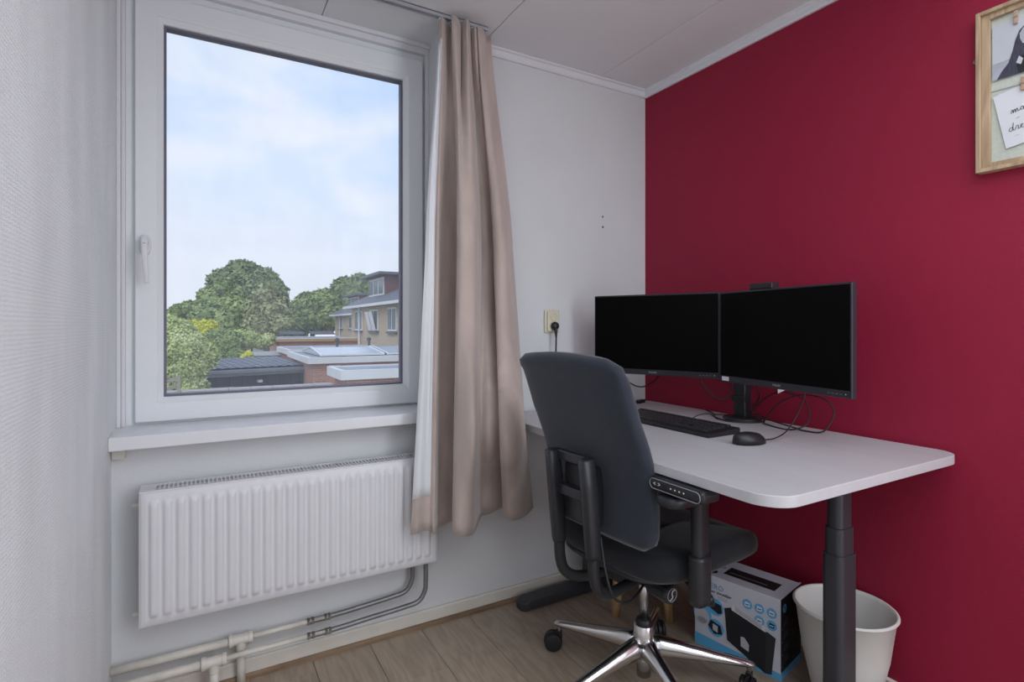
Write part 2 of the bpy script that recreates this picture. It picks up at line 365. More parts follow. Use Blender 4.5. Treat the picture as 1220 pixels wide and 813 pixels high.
# ------------------------------------------------------------------ curtain rail and curtain
rail = empty('curtain_rail', (0, 1.855, 2.29)); tag(rail, 'slim grey curtain track fixed flat to the white ceiling near the window', 'curtain rail')
bm = bmesh.new(); bx(bm, (-.2, -.012, -.014), (.945, -.004, -.0005)); bx(bm, (-.2, .006, -.014), (.945, .012, -.0005)); bx(bm, (-.2, -.012, -.003), (.945, .012, -.0004))
mk('track', bm, mat('grey_track', srgb(176, 176, 182), .4, metal=.3), rail)
bm = bmesh.new(); bx(bm, (-.19, -.004, -.0085), (.94, .006, -.003)); mk('track_slot', bm, M['gasket'], rail)
cu = empty('curtain', (.85, 1.83, 0)); tag(cu, 'long taupe pleated curtain with white lining hanging at the right of the window', 'curtain')
top_c = [(0.752, 1.862), (0.751, 1.85), (0.753, 1.845), (0.756, 1.838), (0.768, 1.845), (0.803, 1.872), (0.814, 1.85), (0.782, 1.815), (0.799, 1.808), (0.83, 1.84), (0.837, 1.872), (0.834, 1.82), (0.838, 1.8), (0.87, 1.845), (0.879, 1.872), (0.883, 1.83), (0.916, 1.868), (0.895, 1.832), (0.923, 1.838), (0.947, 1.872), (0.966, 1.86)]
mid_c = [(0.692, 1.84), (0.701, 1.83), (0.717, 1.838), (0.723, 1.83), (0.732, 1.82), (0.754, 1.85), (0.793, 1.872), (0.834, 1.872), (0.798, 1.8), (0.777, 1.745), (0.797, 1.725), (0.838, 1.735), (0.886, 1.8), (0.934, 1.875), (0.957, 1.87), (0.991, 1.88), (0.988, 1.86), (0.951, 1.81), (0.963, 1.785), (1.003, 1.8), (1.069, 1.87)]
bot_c = [(0.622, 1.8), (0.641, 1.785), (0.669, 1.795), (0.689, 1.79), (0.702, 1.78), (0.735, 1.835), (0.772, 1.855), (0.807, 1.85), (0.768, 1.775), (0.75, 1.72), (0.773, 1.7), (0.818, 1.715), (0.871, 1.79), (0.928, 1.87), (0.967, 1.862), (1.025, 1.88), (1.039, 1.87), (0.994, 1.81), (1.007, 1.775), (1.072, 1.79), (1.157, 1.86)]
K = 7
T3, M3, B3 = [catmull([(a, b, 0) for a, b in L], K) for L in (top_c, mid_c, bot_c)]
ZT, ZB = 2.279, .425
def cpoint(i, v):    # v 0 top .. 1 bottom
    a = T3[i]; b = M3[i]; c = B3[i]
    w0 = (1-v)*(1-2*v) if v < .5 else 0
    s = v*v*(3-2*v)
    if v < .45:
        q = v/.45; q = q*q*(3-2*q)*.6+q*.4; p = a.lerp(b, q)
    else:
        q = (v-.45)/.55; p = b.lerp(c, q*.85+.15*q*q)
    wob = noise.noise(Vector((i*.11, v*4, 3)))*.006*min(1, v*4)
    zz = ZT+(ZB-ZT)*v; hh = max(0, min(1, (i-55)/45)); pin = 1-.115*math.exp(-((zz-.79)/.20)**2)*hh*hh*(3-2*hh); p = p*pin
    return Vector((p.x-.85+wob*.6, p.y-1.83+wob, ZT+(ZB-ZT)*v+.01*math.sin(i*.13)*v-.010*(1+noise.noise(Vector((i*.09, 7, 1))))*(1-v)**10))
NV = 46
def cloth(name, i0, i1, v0, v1, m, off=0):
    bm = bmesh.new(); g = []
    n0, n1 = round(v0*NV), round(v1*NV)
    for j in range(n0, n1+1): g.append([bm.verts.new(cpoint(i, j/NV)) for i in range(i0, i1+1)])
    for a, b in zip(g, g[1:]):
        for k in range(i1-i0): bm.faces.new((a[k], a[k+1], b[k+1], b[k]))
    o = mk(name, bm, m, cu, smooth=True)
    s = o.modifiers.new('thick', 'SOLIDIFY'); s.thickness = .0025; s.offset = 0
    return o
LN = 3*K
cloth('curtain_cloth', LN, len(T3)-1, 0, 1, M['curtain'])
cloth('lining', 0, LN, 1/NV*2, 43/NV, M['lining'])
cloth('hem', 0, LN, 43/NV, 1, M['curtain'])
cloth('pleat_tape', 0, LN, 0, 2/NV, M['curtain'])
for k, i in enumerate((10, 45, 70, 98, 126)):
    p = cpoint(i, 0); bm = bmesh.new(); cyl(bm, (p.x, .025, ZT-.006), (p.x, .025, ZT-.001), .003, n=8); bx(bm, (p.x-.004, .018, ZT-.012), (p.x+.004, .036, ZT-.004))
    mk('curtain_hook', bm, M['trim'], cu)

# ------------------------------------------------------------------ radiator
RX0, RX1, RZ0, RZ1, RYF = -.16, .75, .277, .672, 1.872
ra = empty('radiator', ((RX0+RX1)/2, 1.93, RZ0)); tag(ra, 'wide white ribbed panel radiator mounted on the wall below the window', 'radiator')
ox, oy, oz = ra.location
def rl(a, b): return (a[0]-ox, a[1]-oy, a[2]-oz), (b[0]-ox, b[1]-oy, b[2]-oz)
pitch = .0333; NX = 27
bm = bmesh.new(); Wd = RX1-RX0-.004; H = RZ1-RZ0-.004
sub = 8; cols = []; x = 0
xsn = [0, .006, .010] + [.010+.0085 + pitch*k/sub for k in range(0, 26*sub+1)] + [Wd-.010, Wd-.006, Wd]
zs = [0, .006, .010, .024, .029, .036, .045] + [.045+(H-.09)*k/6 for k in range(1, 6)] + [H-.045, H-.036, H-.029, H-.024, H-.010, H-.006, H]
def rib(x, z):
    t = (x-.0185)/pitch
    if t <= 0 or t >= 26: base = 0
    else:
        c = .5-.5*math.cos(2*PI*t); c = max(0, min(1, (c-.25)/.35)); base = c*c*(3-2*c)
    e = min(z, H-z); w = max(0, min(1, (e-.024)/.014)); w = w*w*(3-2*w)
    step = .003 if (min(x, Wd-x) < .008 or min(z, H-z) < .008) else 0
    return .010*base*w - step
G = [[bm.verts.new((x-Wd/2, RYF-oy-rib(x, z), z+.002)) for x in xsn] for z in zs]
for a, b in zip(G, G[1:]):
    for k in range(len(xsn)-1): bm.faces.new((a[k], a[k+1], b[k+1], b[k]))
fp = mk('front_panel', bm, M['rad'], ra, smooth=True)
s = fp.modifiers.new('t', 'SOLIDIFY'); s.thickness = .0015; s.offset = -1
box('back_panel', *rl((RX0+.01, 1.945, RZ0+.01), (RX1-.01, 1.953, RZ1-.012)), M['rad'], ra, bevel=.003)
for xx in (RX0, RX1-.003):
    box('side_panel', *rl((xx, RYF+.003, RZ0+.004), (xx+.003, 1.955, RZ1-.004)), M['rad'], ra, bevel=.001)
bm = bmesh.new(); bx(bm, *rl((RX0+.006, RYF+.03, RZ0+.02), (RX1-.006, 1.93, RZ1-.03))); mk('convector_core', bm, M['hollow'], ra)
bm = bmesh.new(); bx(bm, *rl((RX0, RYF+.001, RZ1-.004), (RX1, RYF+.014, RZ1))); bx(bm, *rl((RX0, 1.943, RZ1-.004), (RX1, 1.957, RZ1)))
bx(bm, *rl((RX0, RYF+.02, RZ1-.004), (RX0+.035, 1.943, RZ1))); bx(bm, *rl((RX1-.035, RYF+.02, RZ1-.004), (RX1, 1.943, RZ1)))
tg = mk('top_cover', bm, M['rad'], ra)
bm = bmesh.new(); xx = RX0+.035
while xx < RX1-.035:
    bx(bm, *rl((xx, RYF+.012, RZ1-.0035), (xx+.0042, 1.945, RZ1-.001))); xx += .0115
bx(bm, *rl((RX0+.03, 1.905, RZ1-.0035), (RX1-.03, 1.908, RZ1-.0012)))
gr = mk('grille', bm, M['rad'], tg); gr['kind'] = 'stuff'
for zz in (RZ0+.025, RZ1-.05):
    bm = bmesh.new(); cyl(bm, (RX0-.016-ox, 1.925-oy, zz-oz), (RX0+.004-ox, 1.925-oy, zz-oz), .008, n=12); cyl(bm, (RX0-.02-ox, 1.925-oy, zz-oz), (RX0-.014-ox, 1.925-oy, zz-oz), .0055, n=6)
    mk('plug', bm, M['pipe'], ra)
for xx in (RX0+.12, RX1-.12):
    box('wall_bracket', *rl((xx, 1.952, RZ0+.03), (xx+.03, 1.9785, RZ1-.04)), M['rad'], ra)

# ------------------------------------------------------------------ heating pipes
hp = empty('heating_pipe', (.2, 1.93, 0)); tag(hp, 'upper heating pipe along the wall, ending in a grey bend into the radiator', 'pipe', 'heating pipes')
hq = empty('heating_pipe', (.2, 1.93, 0)); tag(hq, 'lower heating pipe just above the baseboard, its grey bend running outermost', 'pipe', 'heating pipes')
def pl(pts): return [(x-.2, y-1.93, z) for x, y, z in pts]
def piperun(root, z, xt, y, xs, xup, drop_r=.0105):
    bm = bmesh.new(); cyl(bm, *pl([(XL+.001, y, z), (xt, y, z)]), .0125, n=16); mk('thick_pipe', bm, M['pipe'], root, smooth=True)
    bm = bmesh.new(); cyl(bm, *pl([(xt, y, z), (xs, y, z)]), .0085, n=14); mk('thin_pipe', bm, M['pipe'], root, smooth=True)
    bm = bmesh.new(); cyl(bm, *pl([(xt-.032, y, z), (xt+.030, y, z)]), .0165, n=16)
    cyl(bm, *pl([(xt-.036, y, z), (xt-.022, y, z)]), .0195, n=16); cyl(bm, *pl([(xt+.020, y, z), (xt+.034, y, z)]), .0185, n=16)
    cyl(bm, *pl([(xt, y, z), (xt, y, z-.034)]), .015, n=16)
    mk('tee_fitting', bm, M['pipe'], root, bevel=.002)
    bm = bmesh.new(); cyl(bm, *pl([(xt, y, z-.03), (xt, y, .0005)]), .013, n=16); mk('riser_pipe', bm, M['pipe'], root, smooth=True)
    bm = bmesh.new(); cyl(bm, *pl([(xs-.008, y, z), (xs+.065, y, z)]), .0095, n=12)
    for q in (-.008, .006, .048, .060): cyl(bm, *pl([(xs+q, y, z), (xs+q+.008, y, z)]), .013, n=6)
    mk('coupling', bm, M['clamp'], root)
    bm = bmesh.new(); tube(bm, pl([(xs+.06, y, z), (xs+.12, y, z+.002), (xs+.19, y, z+.006), (xup-.085, y, z+.012), (xup-.028, y, z+.020), (xup-.004, y, z+.052), (xup, y, z+.085), (xup, y, RZ0+.006)]), .0085, 12, 8)
    mk('grey_bend', bm, M['hose'], root, smooth=True)
piperun(hp, .142, .106, 1.946, .315, .680)
piperun(hq, .113, .030, 1.908, .310, .718)

# ------------------------------------------------------------------ wall socket
so = empty('wall_socket', (1.322, YW, 1.168)); tag(so, 'cream double wall socket on the white wall left of the monitors', 'socket')
box('cover_plate', (-.037, -.012, -.05), (.037, 0, .05), M['ivory'], so, bevel=.006, seg=3)
box('socket_body', (-.029, -.022, -.044), (.029, -.011, .044), M['ivory'], so, bevel=.005, seg=3)
for zz in (.02, -.02):
    bm = bmesh.new(); ri = lathe(bm, [(.0175, 0), (.0175, .003), (.0145, .003), (.0135, -.004), (.0001, -.004)], 24)
    o = mk('outlet', bm, M['ivory'], so, smooth=False, loc=(0, -.0215, zz), rot=(PI/2, 0, 0))
    bm = bmesh.new(); cyl(bm, (-.006, 0, -.0035), (-.006, 0, -.003), .0022, n=8); cyl(bm, (.006, 0, -.0035), (.006, 0, -.003), .0022, n=8); mk('pin_hole', bm, M['ink'], o)
pg = empty('power_plug', (1.322, YW-.0245, 1.148)); tag(pg, 'black round power plug in the lower socket with its cable hanging down', 'plug')
bm = bmesh.new(); lathe(bm, [(.002, .0), (.0165, .0), (.0185, .008), (.017, .016), (.009, .022), (.002, .023)], 20)
bmesh.ops.rotate(bm, verts=bm.verts, matrix=Matrix.Rotation(PI/2, 3, 'X')); mk('plug_body', bm, M['plastic'], pg, smooth=True)
bm = bmesh.new(); tube(bm, [(0, -.014, -.012), (0, -.016, -.03), (.001, -.016, -.05)], 1, 8, 4, rfun=lambda s: .008-.004*s); mk('strain_relief', bm, M['plastic'], pg, smooth=True)
bm = bmesh.new(); tube(bm, [(.001, -.016, -.045), (.001, -.013, -.12), (.003, .004, -.22), (.003, .0185, -.34), (.003, .0185, -.42), (.0, .0185, -.7), (.02, .015, -.95)], .0035, 6, 6); mk('plug_cable', bm, M['cable'], pg, smooth=True)
for zz, nm in ((1.655, 'upper of the two small dark screw holes in the white wall beside the curtain'), (1.607, 'lower of the two small dark screw holes in the white wall beside the curtain')):
    bm = bmesh.new(); lathe(bm, [(.0045, 0), (.0045, .0012), (.0028, .0014), (.0024, -.003), (.0001, -.003)], 12); bmesh.ops.rotate(bm, verts=bm.verts, matrix=Matrix.Rotation(PI/2, 3, 'X'))
    bmesh.ops.translate(bm, verts=bm.verts, vec=(1.611, YW, zz))
    o = mk('wall_plug', bm, M['ink']); tag(o, nm, 'wall plug', 'wall plugs')

# ================================================================== DESK
DX0, DX1, DY0, DY1, DZ = 1.030, 1.862, .700, 1.962, .789
dk = empty('desk', (1.446, 1.331, 0)); tag(dk, 'height-adjustable desk with pale grey top and anthracite legs against the red wall', 'desk')
dx, dy = 1.446, 1.331
def rrect(x0, y0, x1, y1, rs, n=8):
    out = []
    for (cx_, cy_, a0), r in zip((((x1, y1), 0, 0), ((x0, y1), 0, 90), ((x0, y0), 0, 180), ((x1, y0), 0, 270)), rs):
        pass
    cs = [((x1-rs[0], y1-rs[0]), 0, rs[0]), ((x0+rs[1], y1-rs[1]), 90, rs[1]), ((x0+rs[2], y0+rs[2]), 180, rs[2]), ((x1-rs[3], y0+rs[3]), 270, rs[3])]
    for (c, a0, r) in cs:
        for k in range(n+1):
            a = math.radians(a0+90*k/n); out.append((c[0]+r*math.cos(a), c[1]+r*math.sin(a)))
    return out
def rrect(x0, y0, x1, y1, rs, n=8):
    out = []
    cs = [((x1-rs[0], y1-rs[0]), 0, rs[0]), ((x0+rs[1], y1-rs[1]), 90, rs[1]), ((x0+rs[2], y0+rs[2]), 180, rs[2]), ((x1-rs[3], y0+rs[3]), 270, rs[3])]
    for (c, a0, r) in cs:
        for k in range(n+1):
            a = math.radians(a0+90*k/n); out.append((c[0]+r*math.cos(a), c[1]+r*math.sin(a)))
    return out
out = rrect(DX0-dx, DY0-dy, DX1-dx, DY1-dy, (.05, .05, .075, .06))
bm = bmesh.new(); loft(bm, [[(x, y, z) for x, y in out] for z in (DZ-.026, DZ)])
mk('desktop', bm, M['desk'], dk, bevel=.002)
for yy in (.825, 1.885):
    y0 = yy-dy; cxx = 1.475-dx
    lg = empty('leg', (cxx, y0, 0)); lg.parent = dk
    def col(nm, w, d, z0, z1):
        bm = bmesh.new(); sec = rrect(-w/2, -d/2, w/2, d/2, (.016,)*4, 5); loft(bm, [[(x, y, z) for x, y in sec] for z in (z0, z1)]); return mk(nm, bm, M['deskleg'], lg, bevel=.0015)
    col('lower_column', .078, .056, .03, .545); col('middle_column', .070, .049, .5, .615); col('upper_column', .062, .042, .58, .745)
    bm = bmesh.new(); sec = rrect(-.375, -.036, .375, .036, (.034,)*4, 6)
    loft(bm, [[(x*.99, y*.98, z) for x, y in sec] if z in (.008,) else [(x*k, y*k, z) for x, y in sec] for z, k in ((.010, .99), (.014, 1), (.036, 1), (.044, .96))])
    mk('foot', bm, M['deskleg'], lg, bevel=.002)
    for xx in (-.34, .34):
        bm = bmesh.new(); cyl(bm, (xx, 0, 0), (xx, 0, .012), .022, n=16); mk('levelling_pad', bm, M['rubber'], lg)
    box('top_bracket', (-.33, -.03, .735), (.30, .03, DZ-.0265), M['deskleg'], lg, bevel=.003)
for xx in (-.12, .10):
    box('crossbar', (xx+.03, -.50, .735), (xx+.065, .55, .757), M['deskleg'], dk, bevel=.002)
# height control panel hanging under the front edge
cp = box('control_panel', (1.008-dx, .876-dy, .728), (1.075-dx, 1.052-dy, .760), M['plastic'], dk, bevel=.012, seg=4)
fm = basis((1.0078-dx, 1.052-dy, .744), (0, -1, 0), (0, 0, 1), (-1, 0, 0))
def outline(name, pts, w, m, parent, mtx):
    bm = bmesh.new(); P = [mtx @ Vector((x, y, 0.0002)) for x, y in pts]; tube(bm, P+[P[0]], w, 5, 0); return mk(name, bm, m, parent)
outline('rim_line', rrect(.006, -.013, .170, .013, (.0125,)*4, 5), .0010, M['greyprint'], cp, fm)
slab('display', [(.045, -.007), (.066, -.007), (.066, .007), (.045, .007)], M['ink'], cp, fm)
text_obj('down_symbol', '<', .016, M['white'], cp, fm @ Matrix.Translation((.018, -.005, .0004)))
text_obj('up_symbol', '>', .016, M['white'], cp, fm @ Matrix.Translation((.034, -.005, .0004)))
for k in range(4): slab('button', disc(.078+.014*k, 0, .0022, 10), M['white'], cp, fm)
# ================================================================== MONITORS
def monitor(left, right, z0, z1, label, sticker):
    L, R_ = Vector(left), Vector(right); mid = (L+R_)/2; w = (R_-L).length; ang = math.atan2(R_.y-L.y, R_.x-L.x)
    h = z1-z0; o = empty('monitor', (mid.x, mid.y, z0), ang); tag(o, label, 'monitor', 'desk monitors')
    box('housing', (-w/2, 0, 0), (w/2, .020, h), M['bezel'], o, bevel=.003)
    box('back_cover', (-w*.33, .020, h*.22), (w*.33, .046, h*.8), M['plastic'], o, bevel=.012, seg=3)
    box('screen', (-w/2+.005, -.0006, .022), (w/2-.005, .001, h-.006), M['screen'], o)
    fm = basis((0, -.0002, 0), (1, 0, 0), (0, 0, 1), (0, -1, 0))
    text_obj('logo', 'PHILIPS', .0105, M['greyprint'], o, fm @ Matrix.Translation((0, .0075, 0)), 'CENTER')
    slab('power_mark', disc(w/2-.018, .011, .0018, 10), M['lightgrey'], o, fm)
    for k in range(4): slab('menu_mark', [(w/2-.075+.013*k, .0098), (w/2-.069+.013*k, .0098), (w/2-.069+.013*k, .0108), (w/2-.075+.013*k, .0108)], M['greyprint'], o, fm)
    if sticker == 'label':
        s_ = slab('sticker', [(-w/2+.012, .004), (-w/2+.046, .004), (-w/2+.046, .0185), (-w/2+.012, .0185)], M['white'], o, fm)
    box('mount_plate', (-.05, .046, h*.5-.05), (.05, .056, h*.5+.05), M['plastic'], o, bevel=.002)
    return o
monitor((1.440, 1.822), (1.652, 1.356), .953, 1.274, 'black monitor nearer the window with a blank dark screen', None)
rm = monitor((1.634, 1.340), (1.537, .826), .948, 1.270, 'black monitor farther from the window, with a white sticker at its lower left corner', 'label')
box('rear_button', (.04, .010, -.006), (.05, .018, .002), M['plastic'], rm)
bm = bmesh.new(); poly(bm, [(.006, -.0006, .0), (.034, -.0006, .0), (.006, -.0006, -.014)]); poly(bm, [(.006, .0006, .0), (.034, .0006, .0), (.006, .0006, -.014)])
o = mk('hanging_tag', bm, M['white'], rm)
# monitor stand
ms = empty('monitor_stand', (1.800, 1.372, DZ)); tag(ms, 'black pole stand with arms carrying both monitors on the desk', 'monitor stand')
bm = bmesh.new(); lathe(bm, [(.002, 0), (.068, 0), (.070, .004), (.066, .011), (.03, .014), (.002, .014)], 32); mk('base', bm, M['plastic'], ms, smooth=True)
box('pole', (-.020, -.026, .012), (.020, .026, .335), M['plasticm'], ms, bevel=.005, seg=3)
box('cable_clip', (-.028, -.03, .07), (-.018, .03, .095), M['plastic'], ms, bevel=.002)
bm = bmesh.new(); tube(bm, [(-.01, .01, .325), (-.08, .11, .325), (-.165, .23, .325)], .016, 10, 4); mk('arm', bm, M['plasticm'], ms, smooth=True)
bm = bmesh.new(); tube(bm, [(-.01, -.01, .32), (-.03, -.12, .32), (-.115, -.27, .32)], .016, 10, 4); mk('arm', bm, M['plasticm'], ms, smooth=True)
# small black device on the right monitor
wc = empty('webcam', (1.628, 1.165, 1.271), math.radians(-100)); tag(wc, 'small black webcam box resting on top edge of the right monitor', 'webcam')
wc.rotation_euler = (0, 0, math.atan2(.826-1.340, 1.537-1.634))
box('camera_body', (-.055, -.004, 0), (.045, .030, .022), M['plastic'], wc, bevel=.004)
box('clip', (-.02, .0212, -.04), (.02, .0255, .002), M['plastic'], wc, bevel=.001)

# ================================================================== KEYBOARD, MOUSE, CABLES
kb = empty('keyboard', (1.478, 1.425, DZ), 0.0); tag(kb, 'black wired keyboard lying on the desk left of the mouse', 'keyboard')
bm = bmesh.new(); sec = [(-.077, .0), (-.078, .010), (-.073, .013), (.072, .022), (.078, .018), (.078, .006), (.074, 0)]
loft(bm, [[(a, y, z) for a, z in sec] for y in (-.232, .232)]); mk('keyboard_body', bm, M['plastic'], kb, bevel=.003)
bm = bmesh.new()
for r in range(6):
    xx = .058-.0205*r-(.006 if r else 0); zz = .0215-.0625*(.072-xx)+.0003
    def kcap(y0, y1):
        bx(bm, (xx-.0085, y0+.001, zz-.003), (xx+.0085, y1-.001, zz+.0055))
    ys = -.223 # right end as seen from user (user sits at -x facing +x, left is +y)
    y = .222
    if r == 5:
        for wk in (.024, .024, .024, .115, .024, .024, .024, .024): kcap(y-wk, y); y -= wk
    else:
        for k in range(15): kcap(y-.0188, y); y -= .0188
    y = -.066
    for k in range(3):
        if not (r == 4 and k != 1): kcap(y-.0188, y)
        y -= .0188
    y = -.128
    for k in range(4): kcap(y-.0188, y); y -= .0188
ks = mk('keys', bm, M['key'], kb); ks['kind'] = 'stuff'
bm = bmesh.new(); tube(bm, [(.076, -.02, .010), (.10, -.03, .03), (.14, -.05, .035), (.19, -.045, .012), (.24, .0, .004), (.30, .06, .004), (.355, .02, .004), (.345, -.05, .004)], .002, 6, 8); mk('keyboard_cable', bm, M['cable'], kb, smooth=True)
mo = empty('computer_mouse', (1.447, 1.078, DZ), math.radians(-18)); tag(mo, 'black computer mouse at the right end of the keyboard', 'mouse')
bm = bmesh.new(); rings = []
for k in range(11):
    s = k/10; xx = -.052+.104*s; w = .032*math.sqrt(max(.02, 1-((s-.5)/.52)**2))*(.93+.1*math.cos(PI*s)); hh = .036*math.sqrt(max(.03, 1-((s-.42)/.62)**2))
    rings.append([(xx, a, .002+max(0, b)) for a, b in [(w*math.cos(q*PI/10), hh*math.sin(q*PI/10)**.7 if q not in (0, 10) else 0) for q in range(11)]])
loft(bm, rings); mk('mouse_shell', bm, M['plastic'], mo, smooth=True)
bm = bmesh.new(); tube(bm, [(.036, 0, .0255), (.020, 0, .0305)], .004, 8, 0); mk('scroll_wheel', bm, M['key'], mo)
bm = bmesh.new(); loft(bm, [[(a, b, z) for a, b in disc(0, 0, .046, 24, .026)] for z in (0, .003)]); mk('mouse_base', bm, M['key'], mo)
bm = bmesh.new(); tube(bm, [(.05, 0, .010), (.10, .02, .008), (.16, .045, .02), (.20, .05, .06), (.235, .055, .12), (.25, .06, .168)], .0022, 6, 8); mk('mouse_cable', bm, M['cable'], mo, smooth=True)
def cable(label, pts, r=.0026, group='loose cables'):
    p0 = Vector(pts[0]); o = empty('cable', p0); tag(o, label, 'cable', group)
    bm = bmesh.new(); tube(bm, [Vector(p)-p0 for p in pts], r, 6, 8)
    me = mk('cable', bm, M['cable'], None, smooth=True); bpy.data.objects.remove(o)
    me.location = p0; tag(me, label, 'cable', group); return me
cable('thin black cable coiling in wide loops on the desk right of the monitor stand', [(1.790, 1.33, .83), (1.80, 1.26, .805), (1.80, 1.17, .793), (1.77, 1.10, .793), (1.79, 1.05, .80), (1.83, 1.04, .86), (1.835, 1.08, .90), (1.83, 1.16, .905), (1.80, 1.22, .87), (1.79, 1.27, .80), (1.76, 1.23, .793), (1.75, 1.14, .793), (1.80, 1.11, .82), (1.83, 1.14, .885), (1.82, 1.22, .91), (1.81, 1.29, .875), (1.80, 1.335, .815)], .0026)
cable('black cable hanging in a loop from the left monitor to the pole', [(1.69, 1.49, .97), (1.70, 1.475, .92), (1.73, 1.45, .875), (1.76, 1.42, .862), (1.775, 1.405, .90), (1.77, 1.40, .97)], .003)
cable('black cable on the desk bending around the pole foot toward the window', [(1.83, 1.302, .795), (1.80, 1.285, .794), (1.74, 1.30, .794), (1.70, 1.36, .794), (1.73, 1.44, .794), (1.79, 1.50, .794), (1.82, 1.57, .80)], .003)
cable('black cable dropping from the right monitor straight down behind the pole', [(1.71, 1.255, .975), (1.74, 1.265, .93), (1.785, 1.29, .88), (1.80, 1.325, .845)], .003)
cable('black cable curving along the white wall above the desk end', [(1.55, 1.90, .99), (1.60, 1.94, .91), (1.67, 1.95, .893), (1.73, 1.95, .888), (1.79, 1.95, .862), (1.84, 1.945, .858), (1.86, 1.90, .89), (1.84, 1.83, .94), (1.78, 1.76, .98)], .003)
# small cable adapter at desk rear by window wall
ad = empty('cable_adapter', (1.775, 1.90, DZ), .3); tag(ad, 'small black cable plug lying on the desk near the white wall', 'adapter')
box('adapter_body', (-.03, -.012, 0), (.02, .010, .016), M['plastic'], ad, bevel=.003)
bm = bmesh.new(); cyl(bm, (.02, 0, .008), (.045, .004, .008), .005, n=8); mk('plug_tip', bm, M['plastic'], ad); bm = bmesh.new(); tube(bm, [(-.03, 0, .008), (-.06, .006, .005), (-.10, .03, .004)], .003, 6, 4); mk('lead', bm, M['cable'], ad)

# ================================================================== MEMO FRAME
fr = empty('picture_frame', (XR, .665, 1.568)); tag(fr, 'light wooden memo frame with pinned photo and note on the red wall', 'picture frame')
FW, FH = .50, .438
# local plane: u runs toward -Y (right in picture), v up, outward normal -X
def FM(d=0): return basis((-d, 0, 0), (0, -1, 0), (0, 0, 1), (-1, 0, 0))
def fbox(nm, u0, u1, v0, v1, d0, d1, m, par=fr, bevel=0): return box(nm, (-d1, -u1, v0), (-d0, -u0, v1), m, par, bevel=bevel)
fbox('frame_side', 0, .010, 0, FH, .0, .030, M['frame'], bevel=.001); fbox('frame_side', FW-.010, FW, 0, FH, 0, .030, M['frame'], bevel=.001)
fbox('frame_rail', .010, FW-.010, 0, .010, 0, .030, M['frame'], bevel=.001); fbox('frame_rail', .010, FW-.010, FH-.010, FH, 0, .030, M['frame'], bevel=.001)
fbox('inner_lip', .010, .028, .010, FH-.010, 0, .020, M['frame'], bevel=.001); fbox('inner_lip', FW-.028, FW-.010, .010, FH-.010, 0, .02, M['frame'], bevel=.001)
fbox('inner_lip', .028, FW-.028, .010, .024, 0, .02, M['frame'], bevel=.001); fbox('inner_lip', .028, FW-.028, FH-.024, FH-.010, 0, .02, M['frame'], bevel=.001)
fbox('linen_backing', .028, FW-.028, .024, FH-.024, .002, .008, M['linen'])
for vv in (.365, .218):
    bm = bmesh.new(); tube(bm, [(-.0095, -.028, vv), (-.0095, -.2, vv-.004), (-.0095, -FW+.028, vv)], .0008, 5, 3); mk('string', bm, M['greyprint'], fr)
bm = bmesh.new(); lathe(bm, [(.006, -.001), (.006, .001), (.003, .001), (.003, -.001)], 12, closed=True); mk('hanging_eye', bm, M['clamp'], fr, loc=(-.01, .006, .315), rot=(PI/2, 0, PI/2))
ph = empty('photograph', (XR-.0115, .634, 1.825)); tag(ph, 'black and white photo of a long-haired person clipped in the memo frame', 'photograph')
pm = basis((0, 0, 0), (0, -1, 0), (0, 0, 1), (-1, 0, 0))
slab('photo_paper', [(0, -.012), (.17, -.012), (.17, .135), (0, .135)], M['lightgrey'], ph, pm, .001)
pm2 = pm @ Matrix.Translation((0, 0, .001))
slab('photo_bench', [(0, -.012), (.17, -.012), (.17, .038), (0, .030)], mat('photo_grey_tone', srgb(168, 170, 182), .5, var=.15, vscale=30), ph, pm2, .0003)
slab('photo_bench_edge', [(0, .030), (.17, .038), (.17, .0395), (0, .0315)], M['greyprint'], ph, pm2, .0005)
slab('photo_hair', [(.010, -.012), (.020, .006), (.034, .024), (.042, .050), (.048, .078), (.056, .100), (.068, .112), (.09, .115), (.105, .10), (.110, .06), (.108, .02), (.10, -.012)], M['hair'], ph, pm2, .0007)
slab('photo_face', [(.058, .078), (.057, .092), (.064, .104), (.078, .106), (.086, .094), (.084, .076), (.074, .060), (.063, .064)], M['skin'], ph, pm2, .0010)
slab('photo_clothing', [(.056, -.012), (.050, .010), (.060, .032), (.076, .042), (.09, .03), (.094, -.012)], M['ink'], ph, pm2, .0009)
slab('photo_collar', [(.050, .018), (.056, .034), (.064, .024), (.060, .010)], M['lightgrey'], ph, pm2, .0012)
nt_ = empty('note_card', (XR-.0115, .605, 1.622)); tag(nt_, 'white note card with black script lettering in the memo frame', 'note card')
nm_ = pm @ Matrix.Rotation(math.radians(10.6), 4, 'Z')
slab('card_paper', [(0, 0), (.15, 0), (.15, .150), (0, .150)], M['paper'], nt_, nm_, .001)
nm2 = nm_ @ Matrix.Translation((0, 0, .0014))
def script(name, strokes, ox_, oy_, s, m=M['ink'], r=.0007):
    bm = bmesh.new()
    for st in strokes: tube(bm, [nm2 @ Vector((ox_+x*s, oy_+y*s, 0)) for x, y in st], r, 5, 5)
    return mk(name, bm, m, nt_)
